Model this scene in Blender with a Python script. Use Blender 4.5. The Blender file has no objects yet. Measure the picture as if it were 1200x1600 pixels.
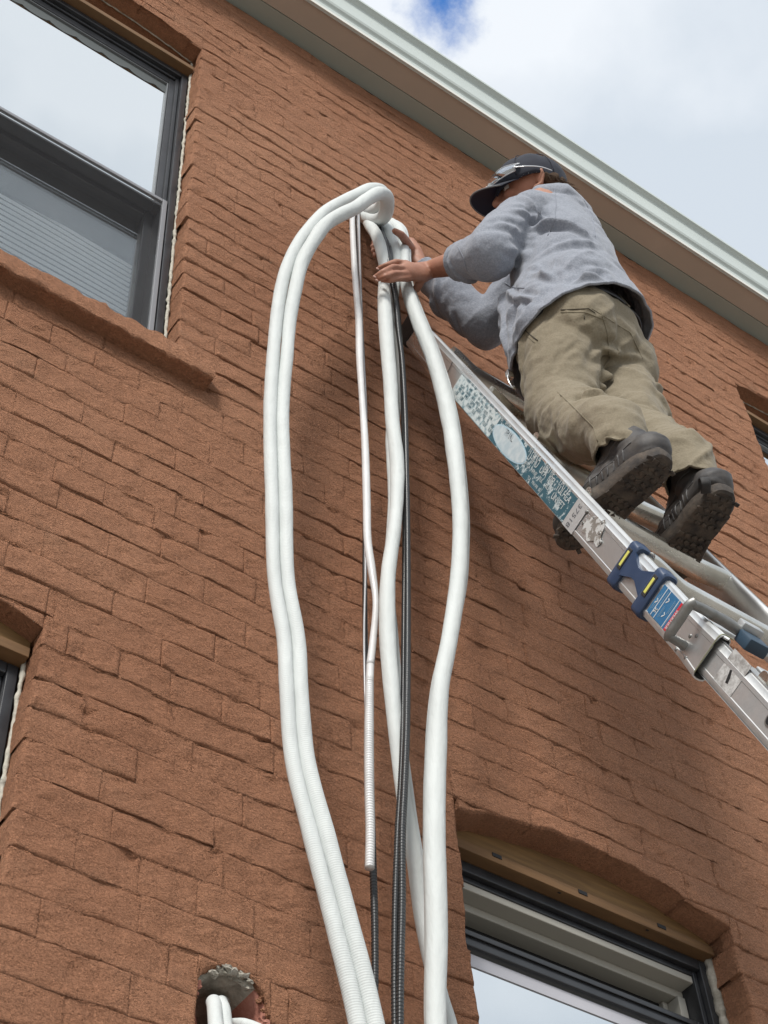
import bpy, bmesh, math, random
import numpy as np
from mathutils import Vector, noise
random.seed(7); rng = np.random.default_rng(7)
S = bpy.context.scene
COL = S.collection
# ------------------------------------------------------------------ camera
F = 2529.43
CX = (0.81721972, -0.57375255, -0.05440531)   # camera right, in world
CY = (0.42225603, 0.66032469, -0.62102428)    # camera down, in world
CZ = (0.39223944, 0.48454031, 0.78190083)     # camera forward, in world
EYE = np.array([0.0, -1.75, 1.6])
from mathutils import Matrix
cam_d = bpy.data.cameras.new('camera'); cam = bpy.data.objects.new('camera', cam_d); COL.objects.link(cam)
cam.matrix_world = Matrix(((CX[0], -CY[0], -CZ[0], 0.0), (CX[1], -CY[1], -CZ[1], -1.75), (CX[2], -CY[2], -CZ[2], 1.6), (0, 0, 0, 1)))
cam_d.sensor_fit = 'VERTICAL'; cam_d.sensor_height = 36; cam_d.sensor_width = 27; cam_d.lens = 36 * F / 1600
cam_d.clip_start = 0.05; cam_d.clip_end = 3000
S.camera = cam
S.view_settings.view_transform = 'Standard'; S.view_settings.look = 'None'
S.view_settings.exposure = 0.15; S.view_settings.gamma = 1; S.view_settings.use_curve_mapping = False
# ------------------------------------------------------------------ sky and sun
SUN_DIR = Vector((-0.60, -0.58, 0.66)).normalized()      # towards the light
W = bpy.data.worlds.new('World'); S.world = W; W.use_nodes = True
nt = W.node_tree; nt.nodes.clear()
def N(t, kind, **kw):
    n = t.nodes.new(kind)
    for k, v in kw.items(): setattr(n, k, v)
    return n
out = N(nt, 'ShaderNodeOutputWorld'); bg = N(nt, 'ShaderNodeBackground'); bg.inputs['Strength'].default_value = 0.1
sky = N(nt, 'ShaderNodeTexSky', sky_type='NISHITA'); sky.sun_disc = False
sky.sun_elevation = math.asin(SUN_DIR.z); sky.sun_rotation = math.atan2(SUN_DIR.x, SUN_DIR.y)
sky.air_density = 1.0; sky.dust_density = 0.3; sky.ozone_density = 3.0
tc = N(nt, 'ShaderNodeTexCoord')
def raydir(u, v):
    a, b = (u - 600), (v - 800)
    return np.array([a * CX[i] + b * CY[i] + F * CZ[i] for i in range(3)])
gap = raydir(688, 5); gap /= np.linalg.norm(gap)
nz = N(nt, 'ShaderNodeTexNoise'); nz.inputs['Scale'].default_value = 14; nz.inputs['Detail'].default_value = 9; nz.inputs['Roughness'].default_value = .62
nt.links.new(tc.outputs['Generated'], nz.inputs['Vector'])
nd = N(nt, 'ShaderNodeTexNoise'); nd.inputs['Scale'].default_value = 3.5; nd.inputs['Detail'].default_value = 7; nd.inputs['Roughness'].default_value = .5
nt.links.new(tc.outputs['Generated'], nd.inputs['Vector'])
# a gap in the cloud where the blue shows
dist = N(nt, 'ShaderNodeVectorMath', operation='DISTANCE'); nt.links.new(tc.outputs['Generated'], dist.inputs[0]); dist.inputs[1].default_value = tuple(gap)
m1 = N(nt, 'ShaderNodeMapRange'); m1.inputs['From Min'].default_value = 0.0; m1.inputs['From Max'].default_value = 0.062; m1.inputs['To Min'].default_value = -0.25; m1.inputs['To Max'].default_value = 0.42; m1.clamp = True
nt.links.new(dist.outputs['Value'], m1.inputs['Value'])
ad = N(nt, 'ShaderNodeMath', operation='ADD'); nt.links.new(nz.outputs['Fac'], ad.inputs[0]); nt.links.new(m1.outputs[0], ad.inputs[1])
cov = N(nt, 'ShaderNodeMapRange'); cov.inputs['From Min'].default_value = .33; cov.inputs['From Max'].default_value = .68; cov.interpolation_type = 'SMOOTHSTEP'
nt.links.new(ad.outputs[0], cov.inputs['Value'])
cr = N(nt, 'ShaderNodeValToRGB'); cr.color_ramp.elements[0].position = .42; cr.color_ramp.elements[0].color = (6.1, 6.75, 7.5, 1)
cr.color_ramp.elements[1].position = .58; cr.color_ramp.elements[1].color = (8.1, 8.5, 9.0, 1)
nt.links.new(nd.outputs['Fac'], cr.inputs['Fac'])
# cloud edge round the gap is lit brighter
gm = N(nt, 'ShaderNodeGamma'); 
mx = N(nt, 'ShaderNodeMix', data_type='RGBA'); nt.links.new(cov.outputs[0], mx.inputs[0])
sk = N(nt, 'ShaderNodeMix', data_type='RGBA', blend_type='MULTIPLY'); sk.inputs[0].default_value = 1; nt.links.new(sky.outputs[0], sk.inputs[6]); sk.inputs[7].default_value = (1.0, 1.9, 2.7, 1)
nt.links.new(sk.outputs[2], mx.inputs[6]); nt.links.new(cr.outputs[0], mx.inputs[7])
nt.links.new(mx.outputs[2], bg.inputs['Color']); nt.links.new(bg.outputs[0], out.inputs[0]); nt.nodes.remove(gm)
sun_d = bpy.data.lights.new('sun', 'SUN'); sun = bpy.data.objects.new('sun', sun_d); COL.objects.link(sun)
sun_d.energy = 3.2; sun_d.angle = math.radians(16); sun_d.color = (1, .96, .90)
sun.rotation_euler = (-SUN_DIR).to_track_quat('-Z', 'Y').to_euler()
# ------------------------------------------------------------------ helpers
def P(u, v, y=0.0):
    """the point seen at photo position (u, v) on the vertical plane y metres from the wall face"""
    r = raydir(u, v); return EYE + r * (y + 1.75) / r[1]
def PZ(u, v, z):
    r = raydir(u, v); return EYE + r * (z - 1.6) / r[2]
def px(p):   # metres per photo pixel at p
    q = np.asarray(p) - EYE; return (q @ np.array(CZ)) / F
def props(o, label=None, cat=None, group=None, kind=None):
    if label: o['label'] = label
    if cat: o['category'] = cat
    if group: o['group'] = group
    if kind: o['kind'] = kind
    return o
ORG = {}
def empty(name, loc=(0, 0, 0), **k):
    o = bpy.data.objects.new(name, None); COL.objects.link(o); o.location = loc; o.empty_display_size = .1
    ORG[o] = np.array(loc, float); props(o, **k); return o
def org(o): return ORG.get(o, np.zeros(3))
def obj(name, verts, faces, mat, parent=None, smooth=True, loc=None, **k):
    base = org(parent) if parent else (np.array(loc, float) if loc is not None else np.zeros(3))
    V = np.asarray(verts, float).reshape(-1, 3) - base
    me = bpy.data.meshes.new(name); me.from_pydata(V.tolist(), [], [tuple(int(i) for i in f) for f in faces])
    if smooth: me.polygons.foreach_set('use_smooth', [True] * len(me.polygons))
    me.update()
    o = bpy.data.objects.new(name, me); COL.objects.link(o)
    for m in (mat if isinstance(mat, (list, tuple)) else [mat]): me.materials.append(m)
    if parent: o.parent = parent; ORG[o] = base
    else: o.location = base; ORG[o] = base
    props(o, **k); return o
class MB:
    def __init__(s): s.v = []; s.f = []; s.mi = []
    def add(s, v, f, mi=0):
        b = len(s.v); s.v += [tuple(map(float, p)) for p in v]; s.f += [tuple(int(i) + b for i in q) for q in f]; s.mi += [mi] * len(f); return s
    def box(s, lo, hi, bev=0.0, mi=0):
        lo = np.array(lo, float); hi = np.array(hi, float); c = (lo + hi) / 2; h = (hi - lo) / 2
        return s.obox(c, (1, 0, 0), (0, 1, 0), (0, 0, 1), h, bev, mi)
    def obox(s, c, ax, ay, az, h, bev=0.0, mi=0):
        c, ax, ay, az = [np.array(q, float) for q in (c, ax, ay, az)]
        b = min(bev, min(h) * .9)
        bm = bmesh.new(); bmesh.ops.create_cube(bm, size=2)
        for v in bm.verts: v.co = Vector((v.co.x * h[0], v.co.y * h[1], v.co.z * h[2]))
        if b > 0: bmesh.ops.bevel(bm, geom=bm.edges[:], offset=b, segments=2, affect='EDGES', profile=.5)
        bm.verts.ensure_lookup_table()
        V = [c + ax * v.co.x + ay * v.co.y + az * v.co.z for v in bm.verts]; Fc = [[q.index for q in f.verts] for f in bm.faces]
        bm.free(); return s.add(V, Fc, mi)
    def prism(s, poly, a, b, ax, ay, c0, w, mi=0):
        """polygon in (ax, ay) at c0, extruded along w from a to b"""
        ax, ay, c0, w = [np.array(q, float) for q in (ax, ay, c0, w)]
        n = len(poly); V = [c0 + ax * p[0] + ay * p[1] + w * t for t in (a, b) for p in poly]
        Fc = [[i, (i + 1) % n, n + (i + 1) % n, n + i] for i in range(n)] + [list(range(n))[::-1], list(range(n, 2 * n))]
        return s.add(V, Fc, mi)
    def build(s, name, mat, parent=None, smooth=False, **k):
        o = obj(name, s.v, s.f, mat, parent, smooth, **k)
        o.data.polygons.foreach_set('material_index', s.mi)
        bm = bmesh.new(); bm.from_mesh(o.data); bmesh.ops.recalc_face_normals(bm, faces=bm.faces); bm.to_mesh(o.data); bm.free()
        if smooth:
            o.data.set_sharp_from_angle(angle=math.radians(35))
        return o
def spline(pts, step=0.012):
    """Catmull-Rom through points (any dimension), resampled evenly by the first three coordinates"""
    A = np.asarray(pts, float); A = np.vstack([2 * A[0] - A[1], A, 2 * A[-1] - A[-2]]); o = []
    for i in range(1, len(A) - 2):
        p0, p1, p2, p3 = A[i - 1:i + 3]
        d1 = max(np.linalg.norm(p2[:3] - p1[:3]), 1e-6)
        for t in np.linspace(0, 1, 24, endpoint=False):
            t0 = 0; a = max(np.linalg.norm(p1[:3] - p0[:3]), 1e-5) ** .5; b = d1 ** .5; c = max(np.linalg.norm(p3[:3] - p2[:3]), 1e-5) ** .5
            m1 = (p2 - p1) / 1.0; m2 = m1
            v1 = b * ((p1 - p0) / a - (p2 - p0) / (a + b) + (p2 - p1) / b); v2 = b * ((p2 - p1) / b - (p3 - p1) / (b + c) + (p3 - p2) / c)
            h = [2 * t**3 - 3 * t**2 + 1, t**3 - 2 * t**2 + t, -2 * t**3 + 3 * t**2, t**3 - t**2]
            o.append(h[0] * p1 + h[1] * v1 + h[2] * p2 + h[3] * v2)
    o.append(A[-2]); o = np.array(o)
    s = np.concatenate([[0], np.cumsum(np.linalg.norm(np.diff(o[:, :3], axis=0), axis=1))])
    n = max(int(s[-1] / step), 3); q = np.linspace(0, s[-1], n)
    return np.stack([np.interp(q, s, o[:, k]) for k in range(o.shape[1])], 1), q
def tube(path, rad, seg=16, cap=True, flat=1.0, up=(0, -1, 0)):
    path = np.asarray(path); n = len(path); rad = np.broadcast_to(rad, (n,))
    T = np.gradient(path, axis=0); T /= np.linalg.norm(T, axis=1)[:, None]
    u = np.array(up, float); V = []
    for i in range(n):
        u = u - T[i] * (u @ T[i]); u /= np.linalg.norm(u); w = np.cross(T[i], u)
        for k in range(seg):
            a = 2 * math.pi * k / seg; V.append(path[i] + rad[i] * (w * math.cos(a) + u * math.sin(a) * flat))
    Fc = [[i * seg + k, i * seg + (k + 1) % seg, (i + 1) * seg + (k + 1) % seg, (i + 1) * seg + k] for i in range(n - 1) for k in range(seg)]
    if cap: Fc += [list(range(seg))[::-1], [(n - 1) * seg + k for k in range(seg)]]
    return V, Fc
# ------------------------------------------------------------------ materials
def mat(name, base=(.5, .5, .5), rough=.6, metal=0.0, var=None, vscale=8, vdetail=6, bump=None, spec=.5, stretch=None, coat=0, sheen=0, rvar=0):
    """var: second colour mixed by noise; bump: list of (scale, strength, distance, detail)"""
    m = bpy.data.materials.new(name); m.use_nodes = True; t = m.node_tree; b = t.nodes['Principled BSDF']
    b.inputs['Base Color'].default_value = (*base, 1); b.inputs['Roughness'].default_value = rough; b.inputs['Metallic'].default_value = metal
    b.inputs['Specular IOR Level'].default_value = spec; b.inputs['Coat Weight'].default_value = coat; b.inputs['Sheen Weight'].default_value = sheen
    tcn = N(t, 'ShaderNodeTexCoord'); vec = tcn.outputs['Object']
    if stretch:
        mp = N(t, 'ShaderNodeMapping'); mp.inputs['Scale'].default_value = stretch; t.links.new(vec, mp.inputs[0]); vec = mp.outputs[0]
    if var:
        n = N(t, 'ShaderNodeTexNoise'); n.inputs['Scale'].default_value = vscale; n.inputs['Detail'].default_value = vdetail; n.inputs['Roughness'].default_value = .6; t.links.new(vec, n.inputs['Vector'])
        r = N(t, 'ShaderNodeMapRange'); r.inputs['From Min'].default_value = .35; r.inputs['From Max'].default_value = .65; t.links.new(n.outputs['Fac'], r.inputs['Value'])
        x = N(t, 'ShaderNodeMix', data_type='RGBA'); x.inputs[6].default_value = (*base, 1); x.inputs[7].default_value = (*var, 1)
        t.links.new(r.outputs[0], x.inputs[0]); t.links.new(x.outputs[2], b.inputs['Base Color'])
        if rvar:
            rr = N(t, 'ShaderNodeMapRange'); rr.inputs['From Min'].default_value = .3; rr.inputs['From Max'].default_value = .7; rr.inputs['To Min'].default_value = rough - rvar; rr.inputs['To Max'].default_value = rough + rvar
            t.links.new(n.outputs['Fac'], rr.inputs['Value']); t.links.new(rr.outputs[0], b.inputs['Roughness'])
    prev = None
    for (sc, st, di, de) in (bump or []):
        n = N(t, 'ShaderNodeTexNoise'); n.inputs['Scale'].default_value = sc; n.inputs['Detail'].default_value = de; n.inputs['Roughness'].default_value = .6; t.links.new(vec, n.inputs['Vector'])
        bp = N(t, 'ShaderNodeBump'); bp.inputs['Strength'].default_value = st; bp.inputs['Distance'].default_value = di; t.links.new(n.outputs['Fac'], bp.inputs['Height'])
        if prev: t.links.new(prev.outputs[0], bp.inputs['Normal'])
        prev = bp
    if prev: t.links.new(prev.outputs[0], b.inputs['Normal'])
    return m
def brick_mat():
    m = mat('painted_brick', (.40, .185, .105), .88, spec=.25); t = m.node_tree; b = t.nodes['Principled BSDF']
    tcn = t.nodes['Texture Coordinate']; vec = N(t, 'ShaderNodeNewGeometry').outputs['Position']
    def noi(sc, de, ro=.6, st=None):
        n = N(t, 'ShaderNodeTexNoise'); n.inputs['Scale'].default_value = sc; n.inputs['Detail'].default_value = de; n.inputs['Roughness'].default_value = ro
        if st:
            mp = N(t, 'ShaderNodeMapping'); mp.inputs['Scale'].default_value = st; t.links.new(vec, mp.inputs[0]); t.links.new(mp.outputs[0], n.inputs['Vector'])
        else: t.links.new(vec, n.inputs['Vector'])
        return n
    def ramp(n, a, b_, c1, c2):
        r = N(t, 'ShaderNodeMapRange'); r.inputs['From Min'].default_value = a; r.inputs['From Max'].default_value = b_; t.links.new(n.outputs['Fac'], r.inputs['Value'])
        x = N(t, 'ShaderNodeMix', data_type='RGBA'); x.inputs[6].default_value = (*c1, 1); x.inputs[7].default_value = (*c2, 1); t.links.new(r.outputs[0], x.inputs[0]); return x
    big = ramp(noi(1.6, 5), .35, .68, (.585, .298, .176), (.478, .228, .129))
    mid = ramp(noi(14, 5, .65, (1, 1, 2.2)), .30, .72, (.92, .92, .92), (1.10, 1.08, 1.06))
    mu = N(t, 'ShaderNodeMix', data_type='RGBA', blend_type='MULTIPLY'); mu.inputs[0].default_value = 1; t.links.new(big.outputs[2], mu.inputs[6]); t.links.new(mid.outputs[2], mu.inputs[7])
    grit = ramp(noi(230, 3, .7), .30, .74, (.80, .79, .78), (1.18, 1.18, 1.19))
    grit2 = ramp(noi(95, 4, .75, (1, 1, 1.6)), .34, .70, (.84, .82, .81), (1.12, 1.12, 1.13))
    mg = N(t, 'ShaderNodeMix', data_type='RGBA', blend_type='MULTIPLY'); mg.inputs[0].default_value = 1; t.links.new(mu.outputs[2], mg.inputs[6]); t.links.new(grit2.outputs[2], mg.inputs[7]); mu = mg
    mv = N(t, 'ShaderNodeMix', data_type='RGBA', blend_type='MULTIPLY'); mv.inputs[0].default_value = 1; t.links.new(mu.outputs[2], mv.inputs[6]); t.links.new(grit.outputs[2], mv.inputs[7])
    # thin greyish weathering
    wn = noi(3.3, 6, .7); wr = N(t, 'ShaderNodeMapRange'); wr.inputs['From Min'].default_value = .58; wr.inputs['From Max'].default_value = .8; wr.inputs['To Max'].default_value = .55; t.links.new(wn.outputs['Fac'], wr.inputs['Value'])
    mw = N(t, 'ShaderNodeMix', data_type='RGBA'); t.links.new(wr.outputs[0], mw.inputs[0]); t.links.new(mv.outputs[2], mw.inputs[6]); mw.inputs[7].default_value = (.36, .22, .14, 1)
    t.links.new(mw.outputs[2], b.inputs['Base Color'])
    prev = None
    for (sc, de, ro, st, di, str_) in ((24, 5, .65, (1, 1, 1.8), .016, .8), (100, 6, .8, (1, 1, 1.5), .024, 1.0), (260, 2, .6, None, .003, 1.0)):
        n = noi(sc, de, ro, st); bp = N(t, 'ShaderNodeBump'); bp.inputs['Strength'].default_value = str_; bp.inputs['Distance'].default_value = di; t.links.new(n.outputs['Fac'], bp.inputs['Height'])
        if prev: t.links.new(prev.outputs[0], bp.inputs['Normal'])
        prev = bp
    t.links.new(prev.outputs[0], b.inputs['Normal']); return m
M = {}
M['brick'] = brick_mat()
M['rawbrick'] = mat('bare_brick', (.34, .13, .09), .9, var=(.42, .19, .14), vscale=30, bump=[(60, .8, .004, 5)])
M['mortar'] = mat('old_mortar', (.46, .43, .37), .95, var=(.25, .23, .19), vscale=40, bump=[(45, 1, .006, 6), (160, .8, .002, 4)])
M['foam'] = mat('sealant_foam', (.55, .52, .44), .8, var=(.35, .33, .28), vscale=60, bump=[(70, 1, .004, 4)])
M['black'] = mat('black_window_frame', (.018, .019, .022), .32, var=(.03, .032, .036), vscale=20, bump=[(300, .08, .0005, 2)])
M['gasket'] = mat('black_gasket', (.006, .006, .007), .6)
M['greyframe'] = mat('grey_glazing_bead', (.16, .17, .18), .4)
M['ply'] = mat('plywood', (.24, .138, .050), .7, var=(.15, .082, .030), vscale=7, stretch=(1.0, 6, 12), bump=[(30, .25, .001, 5)])
M['lumber'] = mat('lumber_board', (.18, .096, .038), .75, var=(.12, .063, .025), vscale=6, stretch=(1.0, 5, 14), bump=[(40, .3, .001, 5)])
M['frieze'] = mat('grey_green_painted_board', (.34, .345, .30), .5, var=(.31, .32, .275), vscale=3)
M['soffit'] = mat('tan_soffit_board', (.46, .375, .305), .6, var=(.42, .345, .28), vscale=2.5)
M['gutter'] = mat('pale_painted_aluminium', (.53, .58, .555), .5, var=(.49, .54, .52), vscale=3, spec=.35)
M['lip'] = mat('white_gutter_lip', (.66, .66, .61), .35)
M['interior'] = mat('white_interior_trim', (.40, .385, .34), .6)
M['room'] = mat('dim_room', (.42, .40, .36), .9)
M['ground'] = mat('concrete_ground', (.33, .31, .28), .9, var=(.24, .23, .21), vscale=1.3, bump=[(60, .4, .004, 5)])
M['roof'] = mat('roof_membrane', (.12, .12, .12), .9)
def glass_mat(name, tint, mir, rough=.02, body=(.05, .06, .07), wav=.0):
    m = bpy.data.materials.new(name); m.use_nodes = True; t = m.node_tree; t.nodes.clear()
    o = N(t, 'ShaderNodeOutputMaterial'); g = N(t, 'ShaderNodeBsdfGlossy'); g.inputs['Color'].default_value = (*tint, 1); g.inputs['Roughness'].default_value = rough
    tr = N(t, 'ShaderNodeBsdfTransparent'); tr.inputs['Color'].default_value = (*body, 1); x = N(t, 'ShaderNodeMixShader'); x.inputs[0].default_value = mir
    if wav:
        n = N(t, 'ShaderNodeTexNoise'); n.inputs['Scale'].default_value = 2.2; n.inputs['Detail'].default_value = 1.5; bp = N(t, 'ShaderNodeBump'); bp.inputs['Strength'].default_value = wav; bp.inputs['Distance'].default_value = .01
        t.links.new(N(t, 'ShaderNodeNewGeometry').outputs['Position'], n.inputs['Vector']); t.links.new(n.outputs['Fac'], bp.inputs['Height']); t.links.new(bp.outputs[0], g.inputs['Normal'])
    t.links.new(tr.outputs[0], x.inputs[1]); t.links.new(g.outputs[0], x.inputs[2]); t.links.new(x.outputs[0], o.inputs[0]); return m
M['glass'] = glass_mat('coated_window_glass', (.93, .96, .97), .86, wav=.12)
M['glass_low'] = glass_mat('clear_window_glass', (.9, .94, .95), .25, body=(.92, .93, .93), wav=.1)
def screen_mat():
    m = bpy.data.materials.new('insect_screen_mesh'); m.use_nodes = True; t = m.node_tree; t.nodes.clear()
    o = N(t, 'ShaderNodeOutputMaterial'); d = N(t, 'ShaderNodeBsdfDiffuse'); d.inputs['Color'].default_value = (.10, .10, .105, 1); tr = N(t, 'ShaderNodeBsdfTransparent'); x = N(t, 'ShaderNodeMixShader'); x.inputs[0].default_value = .12
    t.links.new(tr.outputs[0], x.inputs[1]); t.links.new(d.outputs[0], x.inputs[2]); t.links.new(x.outputs[0], o.inputs[0]); return m
M['screen'] = screen_mat()
M['reflect_slat'] = mat('pale_reflection_slat', (.90, .93, .95), .45)
M['alu'] = mat('brushed_aluminium', (.76, .77, .77), .33, .88, var=(.62, .63, .63), vscale=14, stretch=(1, 1, .3), bump=[(90, .15, .001, 4)], rvar=.1)
M['aludull'] = mat('weathered_aluminium', (.60, .61, .61), .45, .75, var=(.46, .47, .47), vscale=25, bump=[(120, .3, .001, 5)], rvar=.08)
M['alubright'] = mat('polished_aluminium', (.84, .85, .85), .22, 1.0, var=(.74, .75, .75), vscale=30, bump=[(60, .1, .001, 3)])
M['steel'] = mat('dull_steel', (.30, .30, .29), .45, .8, var=(.2, .2, .19), vscale=40, bump=[(90, .4, .001, 4)])
M['bluepl'] = mat('dark_blue_plastic', (.022, .045, .10), .38, var=(.03, .055, .115), vscale=30, bump=[(200, .15, .0006, 3)])
M['yellow'] = mat('yellow_marker', (.62, .60, .13), .5)
M['blacksoft'] = mat('black_rubber', (.018, .017, .018), .7, var=(.03, .028, .027), vscale=50, bump=[(120, .5, .002, 4)])
# ------------------------------------------------------------------ ground
obj('ground', [(-1500, -1500, 0), (1500, -1500, 0), (1500, 1500, 0), (-1500, 1500, 0)], [(0, 1, 2, 3)], M['ground'], smooth=False, kind='structure')
# ------------------------------------------------------------------ building
bld = empty('brick_building', (1.0, 0, 0), label='brown painted brick building with four windows under a pale eave', cat='building')
RISE = .055
OPEN = []   # xl, xr, bottom, spring, rise
for xl, xr, zb, zs in ((.171, .872, 4.600, 6.288), (-.029, .672, 1.95, 3.608), (1.522, 2.223, 1.95, 3.610), (3.05, 3.751, 4.600, 6.262)):
    OPEN.append((xl, xr, zb, zs, RISE))
OPEN.append((.992, 1.118, 2.86, 3.02, .062))       # the broken hole where a hose comes out
def otop(o, x):
    xl, xr, zb, zs, r = o; h = (xr - xl) / 2; c = (xl + xr) / 2; R = (h * h + r * r) / (2 * r)
    d = R * R - (x - c) ** 2
    return zs - R + r + math.sqrt(max(d, 0)) if xl <= x <= xr else -99
def oxat(o, z):
    """x interval of the opening at height z, or None"""
    xl, xr, zb, zs, r = o
    if z <= zb + 1e-6 or z >= zs + r: return None
    if z <= zs: return (xl, xr)
    h = (xr - xl) / 2; c = (xl + xr) / 2; R = (h * h + r * r) / (2 * r); zc = zs - R + r
    w = math.sqrt(max(R * R - (z - zc) ** 2, 0)); return (c - w, c + w)
def nf(x, z, s, o=0): return noise.noise(Vector((x * s + o, z * s, o * 1.7)))
def joint_depth(x, z, head):
    if head:
        a = -.04 + 1.3 * nf(x, z, 2.3, 31) + .5 * nf(x, z, 9, 11)
        return .0032 * min(max(a, .0), 1.1)
    a = .42 + 1.0 * nf(x, z, 2.6, 5) + .75 * nf(x, z * 2.2, 8, 11)
    a *= .42 + .75 * min(max((z - 3.6) / 2.4, 0), 1)
    return .0062 * min(max(a, .0), 1.3)
def brick_patch(x0, x1, z0, z1, bid, el, er, eb, et, lowfn=None, reveal=.105):
    """one brick face, corners in joints, with returns going back. e* : that edge borders an opening"""
    r = random.Random(bid); off = r.uniform(-.0012, .0014); tz = r.uniform(-.0018, .0006); tx = r.uniform(-.0008, .0008)
    L = x1 - x0
    if L < .012: return None
    def cuts(n, w, ea, eb_):
        q = [0, w * .5, w] + list(np.linspace(w * 1.9, 1 - w * 1.9, n)) + [1 - w, 1 - w * .5, 1]
        return q
    fine = -.2 < x0 < 3.9 and z0 > 2.5
    us = cuts(max(2, int(L / (.018 if fine else .04))), min(.0055 / L, .12), el, er); H = z1 - z0; vs = cuts(5 if fine else 3, .0058 / H, eb, et)
    nu, nv = len(us), len(vs); V = []; lips = []
    jit = r.uniform(-.005, .004)
    for j, v in enumerate(vs):
        for i, u in enumerate(us):
            x = x0 + u * L; zl = z0
            if lowfn: zl = min(max(z0, lowfn(x)), z1 - .002)
            z = zl + v * (z1 - zl)
            du = min(u, 1 - u) * L; dv = min(v, 1 - v) * (z1 - zl)
            wob = .0035 * nf(x, z, 16, bid % 7)
            dface = off + tz * (v - .5) * 2 + tx * (u - .5) * 2 + .0036 * nf(x, z, 10, 3) + .0030 * nf(x, z, 27, 8) + .0030 * nf(x, z, 62, 18)
            def edge(d, w, isopen, head):
                if isopen: return 0 if d > .006 else .006 * (1 - math.sqrt(max(0, 1 - (1 - d / .006) ** 2)))
                k = max(0, 1 - d / w); return joint_depth(x, z, head) * k ** 1.5
            pit = nf(x, z, 37, 41); dface -= .006 * max(0, pit - .42) / .3
            dd = edge(u * L, .0055, el, True) if u < .5 else edge((1 - u) * L, .0055, er, True)
            de = edge(v * (z1 - zl), .006, eb, False) if v < .5 else edge((1 - v) * (z1 - zl), .006, et, False)
            border = (i in (0, nu - 1) and not (el if i == 0 else er)) or (j in (0, nv - 1) and not (eb if j == 0 else et))
            if border: prot = -max(joint_depth(x, z, not (j in (0, nv - 1))), .0) + .0015 * nf(x, z, 14, 3)
            else: prot = dface - max(dd, de)
            zz = z; xx = x
            if not border or True:
                if j not in (0, nv - 1): zz += .0022 * nf(x, z, 11, 21)
                else: zz += .0050 * nf(x, 0, 5, z * 3.3) + .0042 * nf(x, 0, 22, z * 7.1)
            if el: xx += (jit + .004 * nf(x, z, 20, 2)) * (1 - u) ** 3
            if er: xx += (jit + .004 * nf(x, z, 20, 2)) * u ** 3
            if eb: zz += .0045 * nf(x, z, 18, 9) * (1 - v)
            V.append((xx, -prot, zz))
    Fc = [(j * nu + i, j * nu + i + 1, (j + 1) * nu + i + 1, (j + 1) * nu + i) for j in range(nv - 1) for i in range(nu - 1)]
    def skirt(idx, depth, rows, flip):
        base = list(idx)
        for k in range(1, rows + 1):
            nb = []
            for q in idx:
                p = V[q]; dep = depth * k / rows; w = (.003 * nf(p[0] + dep, p[2], 22, 4) if rows > 1 else 0)
                s = math.sin(math.pi * min(1, k / rows)) * .0
                V.append((p[0] + w, p[1] + dep, p[2] + w)); nb.append(len(V) - 1)
            for a in range(len(idx) - 1):
                f = (base[a], base[a + 1], nb[a + 1], nb[a]); Fc.append(f[::-1] if flip else f)
            base = nb
    skirt([i for i in range(nu)], reveal if eb else .03, 4 if eb else 1, True)
    skirt([(nv - 1) * nu + i for i in range(nu)], reveal if et else .03, 4 if et else 1, False)
    skirt([j * nu for j in range(nv)], reveal if el else .03, 4 if el else 1, False)
    skirt([j * nu + nu - 1 for j in range(nv)], reveal if er else .03, 4 if er else 1, True)
    return V, Fc
CH = .07; BL = .205; WX0, WX1, WTOP = -1.6, 5.6, 6.79
patches = []
bid = 0; zc = 0.0; row = 0
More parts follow.
